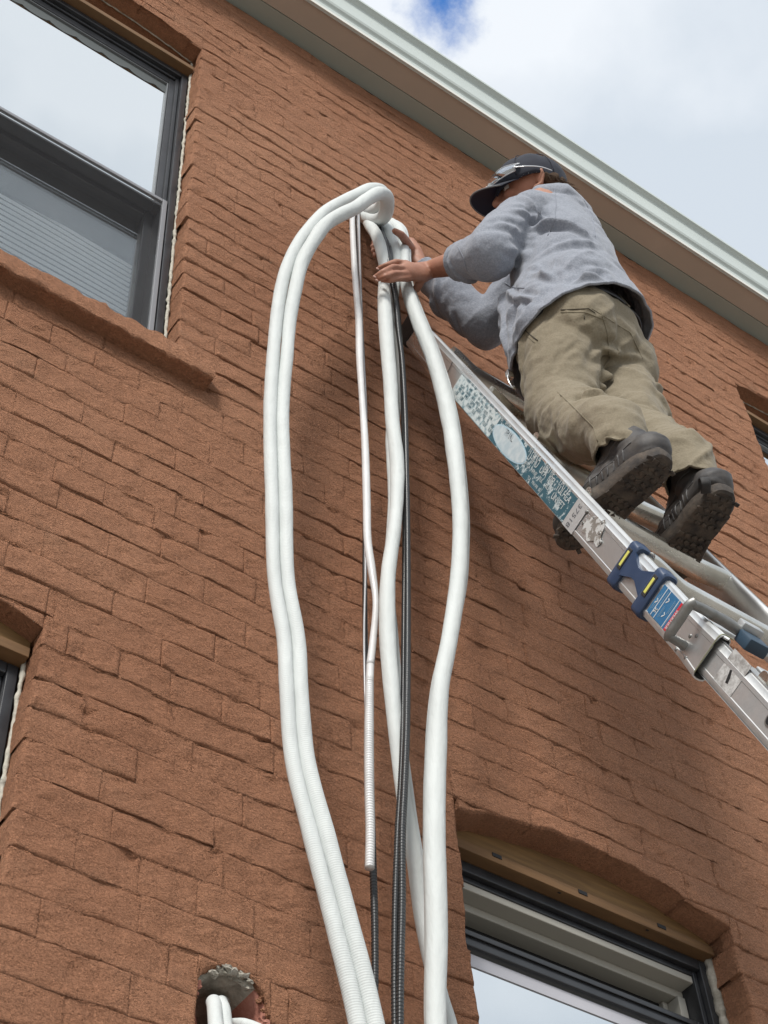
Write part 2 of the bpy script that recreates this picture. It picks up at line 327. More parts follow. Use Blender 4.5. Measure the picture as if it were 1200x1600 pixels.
while zc < WTOP - .01:
    z0, z1 = zc, min(zc + CH, WTOP)
    segs = []; x = WX0 - (BL / 2 if row % 2 else 0) + .03 * math.sin(row * 2.3); head_course = (row % 6 == 3)
    while x < WX1:
        rr = random.Random(row * 1000 + len(segs)); l = (BL * .5 if head_course else BL) * rr.uniform(.96, 1.05); segs.append([max(x, WX0), min(x + l, WX1), False, False]); x += l
    zb_cut = []
    for o in OPEN:
        lo = oxat(o, z0 + 1e-4); hi = oxat(o, z1 - 1e-4); mid_ = None
        zmin, zmax = max(z0, o[2]), min(z1, o[3] + o[4])
        if zmax - zmin < .004: continue
        if z1 <= o[3] + 1e-6: iv = (o[0], o[1])
        elif hi: iv = hi
        else: iv = None
        ns = []
        for a, b, ea, eb_ in segs:
            if iv is None or b <= iv[0] or a >= iv[1]: ns.append([a, b, ea, eb_]); continue
            if a < iv[0]: ns.append([a, iv[0], ea, z0 < o[3]])
            if b > iv[1]: ns.append([iv[1], b, z0 < o[3], eb_])
        segs = ns
    # slivers join their neighbour
    js = []
    for s_ in segs:
        if js and abs(js[-1][1] - s_[0]) < 1e-6 and (s_[1] - s_[0] < .05 or js[-1][1] - js[-1][0] < .05): js[-1][1] = s_[1]; js[-1][3] = s_[3]
        else: js.append(list(s_))
    for a, b, ea, eb_ in js:
        arch = None
        for o in OPEN:
            if z1 > o[3] and z0 < o[3] + o[4] and b > o[0] and a < o[1]:
                if any(otop(o, xx) > z0 + .003 for xx in np.linspace(max(a, o[0]), min(b, o[1]), 9)): arch = o
        cuts_ = [(a, b, arch)]
        if arch:   # split where the arch leaves the brick so that only the edge over the opening is cut
            cuts_ = []
            xs_ = [a] + [q for q in (arch[0], arch[1]) if a + .01 < q < b - .01] + [b]
            for q0, q1 in zip(xs_[:-1], xs_[1:]): cuts_.append((q0, q1, arch if q1 > arch[0] + .005 and q0 < arch[1] - .005 else None))
        for q0, q1, ar in cuts_:
            bid += 1
            pt = brick_patch(q0, q1, z0, z1, bid, ea and q0 == a, eb_ and q1 == b, bool(ar), False, (lambda x, o=ar: otop(o, x)) if ar else None, reveal=.014 if (abs((q0 + q1) / 2 - 1.055) < .28 and 2.8 < z0 < 3.12) else .105)
            if pt: patches.append((((q0 + q1) / 2, (z0 + z1) / 2), pt))
    zc += CH; row += 1
def proj(p):
    q = np.asarray(p) - EYE; w = q @ np.array(CZ); return 600 + F * (q @ np.array(CX)) / w, 800 + F * (q @ np.array(CY)) / w, w
vis = []
for k, (c, pt) in enumerate(patches):
    u, v, w = proj((c[0], 0, c[1]))
    if w > 0 and -60 < u < 1260 and -40 < v < 1640: vis.append((w, k))
vis.sort(); near = set(k for w, k in vis[:298]); mass = MB()
for k, (c, pt) in enumerate(patches):
    if k in near: obj('brick', pt[0], pt[1], M['brick'], bld)
    else: mass.add(*pt)
o = obj('brick_mass', mass.v, mass.f, M['brick'], bld, kind='stuff')
# body of the wall behind the brick faces, with the openings left free
core = MB(); y0, y1 = .018, .26
xs = sorted(set([WX0, WX1] + [q for o in OPEN for q in (o[0] - .006, o[1] + .006)]))
for a, b in zip(xs[:-1], xs[1:]):
    cuts_ = sorted([(o[2] - .006, o[3] + o[4] + .003) for o in OPEN if o[0] - .007 <= a and b <= o[1] + .007]); z = 0
    for c0, c1 in cuts_: core.box((a, y0, z), (b, y1, c0)); z = c1
    core.box((a, y0, z), (b, y1, 6.86))
for o_ in OPEN:   # fill between arch and square head
    n = 10; X = np.linspace(o_[0] - .006, o_[1] + .006, n + 1)
    for i in range(n):
        za = otop(o_, min(max(X[i], o_[0]), o_[1])) + .003; zb_ = otop(o_, min(max(X[i + 1], o_[0]), o_[1])) + .003; zt = o_[3] + o_[4] + .003
        if zt - min(za, zb_) > .001:
            V = [(X[i], y, z_) for y in (y0 + .002, y1 - .002) for z_ in (za, zt)] + [(X[i + 1], y, z_) for y in (y0 + .002, y1 - .002) for z_ in (zb_, zt)]
            core.add(V, [(0, 1, 5, 4), (2, 6, 7, 3), (0, 4, 6, 2), (1, 3, 7, 5), (0, 2, 3, 1), (4, 5, 7, 6)])
core.build('wall', M['brick'], bld)
# rooms behind (dark box) and the rest of the building's volume
mb = MB(); mb.box((WX0, 3.0, 0), (WX1, 3.2, 6.86)); mb.box((WX0 - .2, y0, 0), (WX0, 3.2, 6.86)); mb.box((WX1, y0, 0), (WX1 + .2, 3.2, 6.86))
mb.box((WX0, .262, 4.0), (WX1, 3.0, 4.15)); mb.box((WX0, .262, .02), (WX1, 3.0, .1))
mb.build('inner_walls', M['room'], bld)
MB().box((WX0 - .25, -.13, 6.99), (WX1 + .25, 3.25, 7.03)).build('roof', M['roof'], bld)
# ------------------------------------------------------------------ eave
EX0, EX1 = WX0 - .2, WX1 + .2
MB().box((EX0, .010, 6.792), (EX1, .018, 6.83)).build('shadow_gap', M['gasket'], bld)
MB().box((EX0, -.0545, 6.812), (EX1, .012, 6.9)).build('frieze_board', M['frieze'], bld)
MB().box((EX0, -.137, 6.815), (EX1, -.0565, 6.9)).build('soffit', M['soffit'], bld)
g = MB()
prof = [(-.137, 6.808), (-.146, 6.808), (-.1465, 6.856), (-.150, 6.862), (-.157, 6.868), (-.161, 6.878), (-.161, 6.972), (-.164, 6.980), (-.174, 6.988), (-.182, 6.992), (-.182, 7.006), (-.176, 7.010), (-.150, 7.010), (-.150, 6.9), (-.137, 6.86)]
g.prism(prof, EX0, EX1, (0, 1, 0), (0, 0, 1), (0, 0, 0), (1, 0, 0)); g.build('gutter', M['gutter'], bld)
MB().box((EX0, -.1485, 6.806), (EX1, -.1455, 6.826)).build('gutter_lip', M['lip'], bld)
# ------------------------------------------------------------------ windows
def ring(mb, x0, x1, z0, z1, w, y0_, y1_, bev=.002, top=None, bot=None):
    t = top if top is not None else w; b = bot if bot is not None else w
    mb.box((x0, y0_, z0), (x0 + w, y1_, z1), bev); mb.box((x1 - w, y0_, z0), (x1, y1_, z1), bev)
    mb.box((x0 + w + .0003, y0_ + .0005, z1 - t), (x1 - w - .0003, y1_ - .0005, z1), bev)
    if b: mb.box((x0 + w + .0003, y0_ + .0005, z0), (x1 - w - .0003, y1_ - .0005, z0 + b), bev)
def pane(win, x0, x1, z0, z1, y, m, name='pane'):
    MB().box((x0, y, z0), (x1, y + .004, z1)).build(name, m, win)
def rough_strip(win, pts, r, m, seed, name='sealant'):
    path, q = spline(pts, .006); rr = random.Random(seed)
    R = [r * (.75 + .55 * noise.noise(Vector((t * 60, seed, 0))) + .5 * max(0, noise.noise(Vector((t * 23, seed, 5))))) for t in q]
    pth = path + np.array([[.003 * noise.noise(Vector((t * 40, seed, 9))), .002 * noise.noise(Vector((t * 50, seed, 19))), 0] for t in q])
    V, Fc = tube(pth, np.maximum(R, .0008), 7); obj(name, V, Fc, m, win)
WY = .058
def window(idx, fz, lab, seed, WY=.058):
    xl, xr, zb, zs, r = OPEN[idx]; X0, X1 = xl + .008, xr - .008
    f = MB(); ring(f, X0, X1, zb + .002, fz, .020, WY, .17, bot=.03, top=.024)
    ring(f, X0 + .0205, X1 - .0205, zb + .033, fz - .0245, .012, WY + .012, .168, bot=.0)
    win = f.build('window', M['black'], bld, label=lab)
    # board and plywood between the flat frame head and the brick arch
    b = MB(); bt = fz + .024
    b.box((X0 - .004, WY - .026, fz + .002), (X1 + .004, .16, bt), .0015); b.build('header_board', M['lumber'], win)
    pd = .030 if idx in (0, 3) else -.016
    n = 16; XX = np.linspace(X0 - .006, X1 + .006, n + 1); V = []; Fc = []
    for x in XX:
        zt = max(otop(OPEN[idx], min(max(x, xl + .001), xr - .001)) + .002, bt + .002)
        V += [(x, WY + pd, bt + .0008), (x, WY + pd, zt), (x, .15, zt), (x, .15, bt + .0008)]
    for i in range(n):
        a = 4 * i; Fc += [(a + k, a + (k + 1) % 4, a + 4 + (k + 1) % 4, a + 4 + k) for k in range(4)]
    Fc += [(0, 1, 2, 3), tuple(4 * n + k for k in (3, 2, 1, 0))]
    obj('plywood_filler', V, Fc, M['ply'], win, smooth=False)
    for s, x in ((1, xr), (2, xl)):
        sg = -1 if s == 1 else 1
        rough_strip(win, [(x + sg * .004, WY - .004, zb), (x + sg * .004, WY - .003, (zb + zs) / 2), (x + sg * .003, WY - .005, zs - .01)], .0055 if idx != 2 else .013, M['foam' if s == 1 and idx != 2 else 'mortar'], seed + s)
    pa = [(x, WY - .004, otop(OPEN[idx], x) - .001) for x in np.linspace(xl + .004, xr - .004, 9)]
    rough_strip(win, pa, .003 if idx != 2 else .005, M['mortar'], seed + 7)
    return win, X0, X1
# upper-left window: closed, screen over the lower sash, slats behind it stand for reflected siding
w1, a, b = window(0, 6.190, 'upper window with screened lower sash and slats standing for reflected siding', 3)
s = MB(); ring(s, a + .024, b - .024, 5.372, 6.150, .026, WY + .018, WY + .05, top=.030, bot=.012); s.build('upper_sash', M['black'], w1)
s = MB(); ring(s, a + .0505, b - .0505, 5.3845, 6.1195, .004, WY + .021, WY + .04, bev=.001); s.build('glazing_bead', M['greyframe'], w1)
pane(w1, a + .05, b - .05, 5.384, 6.120, WY + .030, M['glass'])
# dark scalloped reflection along the top of the pane, built as a grey strip
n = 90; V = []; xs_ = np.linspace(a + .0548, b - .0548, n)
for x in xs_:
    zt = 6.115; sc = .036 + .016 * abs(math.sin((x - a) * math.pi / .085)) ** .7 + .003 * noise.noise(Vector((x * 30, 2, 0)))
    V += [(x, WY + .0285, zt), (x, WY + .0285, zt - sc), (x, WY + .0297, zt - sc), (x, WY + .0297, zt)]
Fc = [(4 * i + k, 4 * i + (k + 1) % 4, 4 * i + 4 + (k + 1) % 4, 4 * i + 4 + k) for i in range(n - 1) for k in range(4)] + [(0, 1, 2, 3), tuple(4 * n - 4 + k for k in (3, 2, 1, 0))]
obj('scalloped_reflection', V, Fc, mat('grey_reflection_strip', (.09, .10, .10), .5), w1, smooth=False)
s = MB(); ring(s, a + .024, b - .024, 4.628, 5.40, .034, WY + .056, WY + .09, top=.038, bot=.05); s.build('lower_sash', M['black'], w1)
pane(w1, a + .056, b - .056, 4.67, 5.366, WY + .07, M['glass_low'])
MB().box((a + .056, WY + .105, 5.195), (b - .056, WY + .125, 5.40), .004).build('dark_band', mat('dark_band_grey', (.05, .055, .055), .6), w1)  # plain dark band across the pane above the stripes
slm = None
for k in range(26):  # pale stripes of a reflection in the glass, built as slats
    z = 4.62 + k * .0228; m_ = MB(); n = 14; V = []
    for i in range(n):
        t = i / (n - 1); x = a + .05 + t * (b - a - .10); dz = .010 * math.sin(t * 5.1 + k * .21) * .35 + .030 * (.5 - t) + .0012 * noise.noise(Vector((x * 9, k, 0)))
        V += [(x, WY + .112, z + dz), (x, WY + .108, z + dz + .0080), (x, WY + .112, z + dz + .0160), (x, WY + .1135, z + dz + .0080)]
    Fc = [(4 * i + q, 4 * i + (q + 1) % 4, 4 * i + 4 + (q + 1) % 4, 4 * i + 4 + q) for i in range(n - 1) for q in range(4)] + [(0, 1, 2, 3), tuple(4 * n - 4 + q for q in (3, 2, 1, 0))]
    obj('reflection_slat', V, Fc, M['reflect_slat'], w1, smooth=False)
s = MB(); ring(s, a + .0225, b - .0225, 4.632, 5.384, .013, WY + .002, WY + .012, bev=.0015); s.build('screen_frame', mat('grey_screen_frame', (.24, .245, .26), .45, .2), w1)
MB().box((a + .035, WY + .006, 4.644), (b - .035, WY + .0064, 5.372)).build('insect_screen', M['screen'], w1)
MB().box((a + .03, WY + .088, 5.386), (b - .03, WY + .1, 6.12)).build('inner_shade', M['interior'], w1)
# brick sill under it, mortar-covered like the wall
V = []; Fc = []; nx, prf = 70, [(.03, 4.530), (-.036, 4.526), (-.0400, 4.528), (-.0412, 4.533), (-.0412, 4.556), (-.0405, 4.578), (-.038, 4.586), (-.032, 4.591), (.01, 4.597), (.07, 4.601)]
for i in range(nx + 1):
    x = .085 + (.948 - .085) * i / nx
    for j, (y, z) in enumerate(prf):
        e = .005 * noise.noise(Vector((x * 26, j * .9, 3))) + .004 * noise.noise(Vector((x * 70, j * 1.7, 8)))
        ex = .004 * noise.noise(Vector((j * 2.2, i / nx, 1))) if i in (0, nx) else 0
        V.append((x + ex, y - (e if 0 < j < 9 else 0), z + (e * .7 if 0 < j < 9 else 0)))
m_ = len(prf); Fc = [(i * m_ + j, i * m_ + j + 1, (i + 1) * m_ + j + 1, (i + 1) * m_ + j) for i in range(nx) for j in range(m_ - 1)] + [tuple(range(m_)), tuple(nx * m_ + j for j in range(m_))[::-1]]
for xs0, nm in ((0, 0), (2.879, 1)):
    o = obj('sill', [(p[0] + xs0, p[1], p[2]) for p in V], [f[::-1] for f in Fc], M['brick'], bld)
# lower-left window, mostly outside the frame
w2, a, b = window(1, 3.562, 'lower window at the left edge of the wall', 13)
for (z0, z1, yy) in ((2.78, 3.54, .018), (1.98, 2.80, .056)):
    s = MB(); ring(s, a + .024, b - .024, z0, z1, .034, WY + yy, WY + yy + .03); s.build('sash', M['black'], w2); 
    s = MB(); ring(s, a + .0585, b - .0585, z0 + .0345, z1 - .0345, .008, WY + yy + .004, WY + yy + .02, bev=.001); s.build('glazing_bead', M['greyframe'], w2)
    pane(w2, a + .062, b - .062, z0 + .04, z1 - .04, WY + yy + .012, M['glass'])
# right edge window
w4, a, b = window(3, 6.165, 'upper window cut by the right edge', 23)
for (z0, z1, yy) in ((5.38, 6.14, .018), (4.63, 5.40, .056)):
    s = MB(); ring(s, a + .024, b - .024, z0, z1, .034, WY + yy, WY + yy + .03); s.build('sash', M['black'], w4)
    s = MB(); ring(s, a + .0585, b - .0585, z0 + .0345, z1 - .0345, .006, WY + yy + .004, WY + yy + .02, bev=.001); s.build('glazing_bead', M['greyframe'], w4)
    pane(w4, a + .062, b - .062, z0 + .038, z1 - .038, WY + yy + .012, M['glass'])
# lower-right window: upper sash lowered, white inner frame showing above it
w3, a, b = window(2, 3.572, 'lower right window with its top sash pulled down a little', 33, .078)
WY = .078; ZS = .0205
for z0, z1, yy, tp in ((2.60, 3.4215, .010, .036), (1.98, 2.64, .052, .05)):
    s = MB(); ring(s, a + .020, b - .020, z0, z1, .034, WY + yy, WY + yy + .03, top=tp); s.build('sash', M['black'], w3)
    pane(w3, a + .052, b - .052, z0 + .03, z1 - tp + .002, WY + yy + .014, M['glass'])
MB().box((a + .056, WY + .0215, 3.3515), (b - .056, WY + .0235, 3.3780)).build('pale_glazing_strip', mat('lilac_grey_glazing_strip', (.46, .46, .50), .4), w3)
MB().box((a + .04, WY + .006, 3.4045), (b - .04, WY + .0098, 3.4060)).build('sash_groove', M['gasket'], w3)
s = MB(); s.box((a + .032, WY + .016, 3.5205), (b - .032, WY + .19, 3.5395), .002); s.box((a + .032, WY + .05, 3.5025), (b - .032, WY + .19, 3.5200), .002); s.build('inner_head', M['interior'], w3)
s = MB(); s.box((b - .054, WY + .045, 2.0), (b - .0335, WY + .19, 3.5015), .002); s.box((b - .068, WY + .075, 2.0), (b - .0545, WY + .19, 3.5015), .002); s.box((a + .0335, WY + .045, 2.0), (a + .054, WY + .19, 3.5015), .002); s.build('inner_jamb', M['interior'], w3)
MB().box((a + .03, WY + .086, 3.4915), (b - .069, WY + .094, 3.5020)).build('weather_strip', M['gasket'], w3)
MB().box((a - .06, WY + .195, 2.0), (b + .06, WY + .205, 3.6205)).build('room_lining', mat('grey_inner_pane', (.20, .20, .185), .25, var=(.17, .17, .16), vscale=5), w3)
for t in (.19, .50, .80):
    x = a + t * (b - a); MB().box((x - .011, WY - .0275, 3.586), (x + .011, WY - .0245, 3.5945)).build('staple_clip', M['gasket'], w3)
for t, dz in ((.05, .02), (.42, .012), (.75, .014)):
    x = a + t * (b - a); MB().box((x - .004, WY - .020, 3.5735), (x + .004, WY - .015, 3.5765), .001).build('nail', M['gasket'], w3)
WY = .058
# broken hole, lower left: rough lining of mortar and bare brick
hc = np.array([1.055, 0, 3.018]); V = []; cols = []
nr, ns = 7, 30
for j in range(nr):
    for i in range(ns):
        an = 2 * math.pi * i / ns; d = j / (nr - 1)
        R = .0675 if j == 0 else (.0590 + .003 * noise.noise(Vector((math.cos(an) * 4, math.sin(an) * 4, 1)))) * (1 - .10 * d) + .007 * noise.noise(Vector((math.cos(an) * 5, math.sin(an) * 5, d * 4))) * min(1, max(0, d - .15) * 3)
        V.append((hc[0] + R * math.cos(an) * .99, .0115 if j == 0 else .013 if j == 1 else .012 + .19 * d, hc[2] + R * math.sin(an) * (1 if math.sin(an) > 0 else 2.4)))
Fc = [(j * ns + i, j * ns + (i + 1) % ns, (j + 1) * ns + (i + 1) % ns, (j + 1) * ns + i) for j in range(nr - 1) for i in range(ns)] + [tuple((nr - 1) * ns + i for i in range(ns))]
hole = obj('broken_hole', V, Fc, [M['mortar'], M['rawbrick']], bld)
mi = []
for f in Fc:
    c = np.mean([V[i] for i in f], axis=0); an = math.degrees(math.atan2(c[2] - hc[2], c[0] - hc[0])) % 360
    mi.append(0 if (48 < an < 150) or len(f) > 4 else 1)
hole.data.polygons.foreach_set('material_index', mi)
rk = random.Random(12)
for k in range(26):   # broken bits of mortar and brick round its rim
    an = math.radians(rk.uniform(-20, 200)); rd = rk.uniform(.055, .066); c = hc + np.array([rd * math.cos(an), rk.uniform(.000, .016), rd * math.sin(an)])
    bm = bmesh.new(); bmesh.ops.create_icosphere(bm, subdivisions=2, radius=1); rr = random.Random(k)
    sc_ = rr.uniform(.35, 1.15); V = [c + np.array([v.co.x * .011, v.co.y * .006, v.co.z * .007]) * (1 + .9 * noise.noise(v.co * 2.1 + Vector((k, 0, 0)))) * sc_ for v in bm.verts]
    Fq = [[q.index for q in f.verts] for f in bm.faces]; bm.free(); obj('broken_bit', V, Fq, M['mortar'] if 50 < math.degrees(an) < 150 else rk.choice([M['rawbrick'], M['brick']]), hole, smooth=False)
# ------------------------------------------------------------------ line sets
def foam_mat(name, base, ribs=True, rough=.5):
    m = mat(name, base, .62, spec=.3, var=tuple(c * .93 for c in base), vscale=9, vdetail=3); t = m.node_tree; b_ = t.nodes['Principled BSDF']
    at_ = N(t, 'ShaderNodeUVMap'); sp = N(t, 'ShaderNodeSeparateXYZ'); t.links.new(at_.outputs[0], sp.inputs[0])
    mu = N(t, 'ShaderNodeMath', operation='MULTIPLY'); mu.inputs[1].default_value = 2 * math.pi / .0042; t.links.new(sp.outputs['Y'], mu.inputs[0])
    si = N(t, 'ShaderNodeMath', operation='SINE'); t.links.new(mu.outputs[0], si.inputs[0])
    bp = N(t, 'ShaderNodeBump'); bp.inputs['Strength'].default_value = .16 if ribs else 0.0; bp.inputs['Distance'].default_value = .0016; t.links.new(si.outputs[0], bp.inputs['Height'])
    nz_ = N(t, 'ShaderNodeTexNoise'); nz_.inputs['Scale'].default_value = 55; nz_.inputs['Detail'].default_value = 5
    mp = N(t, 'ShaderNodeMapping'); mp.inputs['Scale'].default_value = (1, 1, .35); t.links.new(t.nodes['Texture Coordinate'].outputs['Object'], mp.inputs[0]); t.links.new(mp.outputs[0], nz_.inputs['Vector'])
    b2 = N(t, 'ShaderNodeBump'); b2.inputs['Strength'].default_value = .6; b2.inputs['Distance'].default_value = .0045; t.links.new(nz_.outputs['Fac'], b2.inputs['Height']); t.links.new(bp.outputs[0], b2.inputs['Normal'])
    b_.inputs['Subsurface Weight'].default_value = 0
    t.links.new(b2.outputs[0], b_.inputs['Normal']); return m
M['foamtube'] = foam_mat('white_foam_insulation', (.60, .63, .62))
M['foamsmooth'] = foam_mat('white_foam_insulation_smooth', (.60, .63, .62), False)
M['pvc'] = mat('clear_white_drain_hose', (.68, .68, .68), .35, spec=.5, coat=.15, var=(.60, .60, .60), vscale=18, bump=[(40, .2, .001, 3)])
M['conduit'] = mat('black_corrugated_conduit', (.022, .023, .024), .30, spec=.6)
M['cable'] = mat('grey_sheathed_cable', (.42, .43, .45), .3, .2)
def uvtube(name, path, R, m, parent=None, seg=20, q=None, **k):
    V, Fc = tube(path, R, seg); o = obj(name, V, Fc, m, parent, **k)
    uv = o.data.uv_layers.new(name='UVMap'); s_ = q if q is not None else np.arange(len(path)) * .01
    data = np.zeros(len(o.data.loops) * 2); li = 0
    vi = np.zeros(len(o.data.loops), int); o.data.loops.foreach_get('vertex_index', vi)
    data[0::2] = (vi % seg) / seg; data[1::2] = s_[np.minimum(vi // seg, len(s_) - 1)]; uv.data.foreach_set('uv', data); return o
def hose_path(pts, step=.012, tail=None, lead=None):
    """pts: (photo x, photo y, metres off the wall, half width in photo px) -> path and radii in metres"""
    L = []
    for (u, v, y, r) in pts:
        p = P(u, v, y); L.append([*p, r * px(p)])
    if lead: L = [list(q) for q in lead] + L
    if tail: L += [list(q) for q in tail]
    A, q = spline(L, step); return A[:, :3], A[:, 3], q
def hose(name, pts, m, parent=None, seg=20, rib=None, wob=.0, tail=None, lead=None, step=.012, **k):
    pa, R, q = hose_path(pts, rib / 5 if rib else step, tail, lead)
    if rib: R = R * (1 + .085 * np.sign(np.sin(2 * math.pi * q / rib)) * np.abs(np.sin(2 * math.pi * q / rib)) ** .6)
    if wob: R = R * (1 + wob * np.array([noise.noise(Vector((t * 14, pts[0][0], 0))) for t in q]))
    return uvtube(name, pa, R, m, parent, seg, q, **k)
# left pair, looping out at the top
ls = empty('insulated_pipe_pair', P(435, 600, -.16), label='white insulated pipe pair arching out furthest left in a loop at its top', cat='insulated pipes')
back = [(560, 318, .06, 10.5), (566, 322, .02, 10.5), (576, 328, -.04, 10.5), (588, 329, -.09, 10.8), (597, 321, -.13, 10.8), (600, 309, -.17, 10.6), (594, 298, -.205, 10.5), (579, 296, -.222, 10.5), (560, 304, -.225, 10.5), (535, 316, -.22, 10.5), (508, 332, -.21, 10.5), (484, 357, -.20, 10.5), (464, 385, -.19, 10.5), (446, 425, -.18, 10.5), (436, 470, -.17, 10.5), (429, 530, -.165, 10.5), (424, 600, -.16, 10.8), (422, 656, -.16, 10.8), (425, 781, -.16, 11), (429, 906, -.16, 11), (444, 1000, -.165, 11.8), (448, 1075, -.17, 12), (457, 1187, -.17, 12.4), (484, 1300, -.175, 13), (523, 1450, -.18, 14.2), (559, 1600, -.18, 15)]
front = [(556, 330, .06, 11), (563, 335, .02, 11), (575, 342, -.04, 11), (588, 345, -.09, 11.3), (600, 338, -.14, 11.3), (605, 323, -.19, 11.2), (604, 308, -.225, 11), (594, 302, -.245, 10.8), (575, 311, -.255, 10.8), (555, 325, -.25, 11), (532, 336, -.24, 11), (510, 350, -.225, 11), (489, 378, -.215, 11), (472, 410, -.20, 11), (462, 450, -.19, 10.8), (453, 500, -.18, 10.6), (448, 560, -.175, 10.4), (444, 600, -.17, 10.5), (441.5, 656, -.17, 10.5), (446, 781, -.17, 11.5), (450, 906, -.17, 11), (466, 1000, -.175, 11.8), (470, 1075, -.18, 12), (480, 1187, -.18, 13), (509, 1300, -.185, 14), (549, 1450, -.19, 14.6), (586, 1600, -.19, 15.5)]
def straight_tail(pts, n=3):
    p1 = P(*pts[-1][:3]); p0 = P(*pts[-3][:3]); r = pts[-1][3] * px(p1); d = (p1 - p0) / np.linalg.norm(p1 - p0); o_ = []
    q = p1
    for k in range(4):
        d = d * .6 + np.array([0, 0, -1.]) * .4; d /= np.linalg.norm(d); q = q + d * .62; q[2] = max(q[2], .05); o_.append([*q, r])
    return o_
hose('pipe', back[1:], M['foamtube'], ls, wob=.05, tail=straight_tail(back))
hose('pipe', front[1:], M['foamtube'], ls, wob=.05, tail=straight_tail(front))
# middle pair
ms = empty('insulated_pipe_pair', P(617, 700, -.16), label='white insulated pipe pair in the middle, crossing behind the right pair below', cat='insulated pipes')
mid = [(574, 342, .02, 9), (578, 352, -.06, 9.5), (590, 372, -.13, 9.5), (598, 400, -.16, 9.5), (602, 425, -.165, 9), (600, 450, -.165, 9.5), (601, 480, -.16, 11), (605, 540, -.16, 11.5), (610, 600, -.16, 11.2), (613, 656, -.16, 11.2), (620, 719, -.165, 11.6), (620, 781, -.17, 10.6), (616, 828, -.17, 10.8), (606, 906, -.165, 12.2), (606, 1000, -.155, 13.5), (612, 1075, -.15, 13), (623, 1187, -.14, 11.5), (633, 1262, -.13, 11.8), (647, 1337, -.12, 12.6), (656, 1412, -.11, 12.6), (668, 1480, -.105, 12.6), (684, 1545, -.10, 12), (702, 1605, -.10, 11.5)]
mid2 = [(592, 345, .02, 9.5), (602, 355, -.06, 10.5), (612, 378, -.12, 10.8), (619, 410, -.145, 10), (618, 440, -.145, 8.5), (612, 480, -.13, 9.5), (614, 560, -.12, 10), (616, 640, -.125, 10), (612, 680, -.13, 9.5), (616, 781, -.135, 10), (612, 850, -.14, 10), (606, 920, -.14, 10.5), (612, 1000, -.13, 11), (620, 1100, -.12, 11.5), (632, 1220, -.105, 11.8), (650, 1340, -.09, 12), (662, 1430, -.08, 12), (690, 1560, -.07, 12), (704, 1605, -.07, 12)]
hose('pipe', mid, M['foamsmooth'], ms, wob=.06, tail=straight_tail(mid)); hose('pipe', mid2, M['foamsmooth'], ms, wob=.06, tail=straight_tail(mid2))
# right pair
rs = empty('insulated_pipe_pair', P(715, 760, -.2), label='white insulated pipe pair furthest right, bowed over the ladder rail', cat='insulated pipes')
rt = [(610, 348, .02, 8.5), (624, 360, -.07, 9.2), (630, 385, -.13, 8.8), (632, 410, -.165, 8.2), (633, 437, -.17, 9), (642, 470, -.18, 10.8), (656, 507, -.19, 12), (677, 560, -.20, 12.3), (699, 640, -.205, 13.4), (711, 715, -.21, 13.2), (719, 800, -.21, 12.8), (719, 853, -.21, 12.6), (716, 906, -.205, 13.4), (702, 1000, -.20, 13.4), (688, 1075, -.195, 14.2), (681, 1187, -.185, 17), (679, 1300, -.18, 17.4), (682, 1450, -.17, 18), (681, 1600, -.165, 17)]
rt2 = [(u + (4.5 if v < 950 else -4.5 if v > 1020 else 0), v, y + .012, r * .80) for (u, v, y, r) in rt]
hose('pipe', rt, M['foamsmooth'], rs, wob=.055, tail=straight_tail(rt)); hose('pipe', rt2, M['foamsmooth'], rs, wob=.055, tail=straight_tail(rt2))
# corrugated black conduits and the thin drain hose
def cond(label, pts, name='corrugated_conduit', rib=.0062, m=M['conduit'], **k):
    o = hose(name, pts, m, None, seg=12, rib=rib, tail=straight_tail(pts), **k); props(o, label, 'conduit'); return o
cond('black corrugated conduit running along the right side of the middle white pipes', [(588, 345, .02, 3.8), (595, 362, -.10, 4), (604, 390, -.158, 4.2), (610, 425, -.18, 4.2), (618, 470, -.17, 4.0), (623, 520, -.165, 4), (628, 560, -.165, 4), (633, 640, -.165, 4), (635, 719, -.17, 4), (636.5, 800, -.17, 4.2), (637, 875, -.17, 4.6), (637, 1000, -.17, 4.9), (636, 1100, -.17, 5.4), (635, 1150, -.17, 5.6), (632, 1225, -.17, 5.8), (628.5, 1300, -.17, 5.9), (628, 1412, -.165, 6.1), (626, 1500, -.165, 6.2), (625, 1600, -.16, 6.2)])
cond('black corrugated conduit just left of its twin, bottom centre of the wall', [(592, 345, .03, 3.4), (600, 366, -.09, 3.4), (609, 392, -.15, 3.6), (613, 425, -.165, 3.6), (620, 470, -.155, 3.6), (627, 560, -.15, 3.6), (630, 640, -.15, 3.6), (632, 800, -.15, 3.6), (631, 1000, -.155, 4), (629, 1150, -.16, 4.3), (626, 1225, -.162, 4.5), (621.5, 1300, -.162, 5), (617.5, 1412, -.158, 5.2), (616.5, 1500, -.156, 5.4), (617, 1600, -.152, 5.6)])
c3 = [(562, 330, .03, 3), (559, 336, -.05, 3), (558.5, 350, -.07, 3), (561, 450, -.07, 3), (566, 540, -.075, 3.2), (570, 640, -.075, 3.2), (570.5, 760, -.075, 3.4), (570, 906, -.075, 3.8), (571, 1000, -.075, 4.0), (575, 1100, -.08, 4.6), (580, 1250, -.085, 5.2), (583, 1356, -.09, 5.7), (585.5, 1440, -.09, 5.8), (586, 1525, -.09, 5.6), (585, 1600, -.09, 5.6)]
cond('black corrugated conduit hanging behind the thin drain hose', c3)
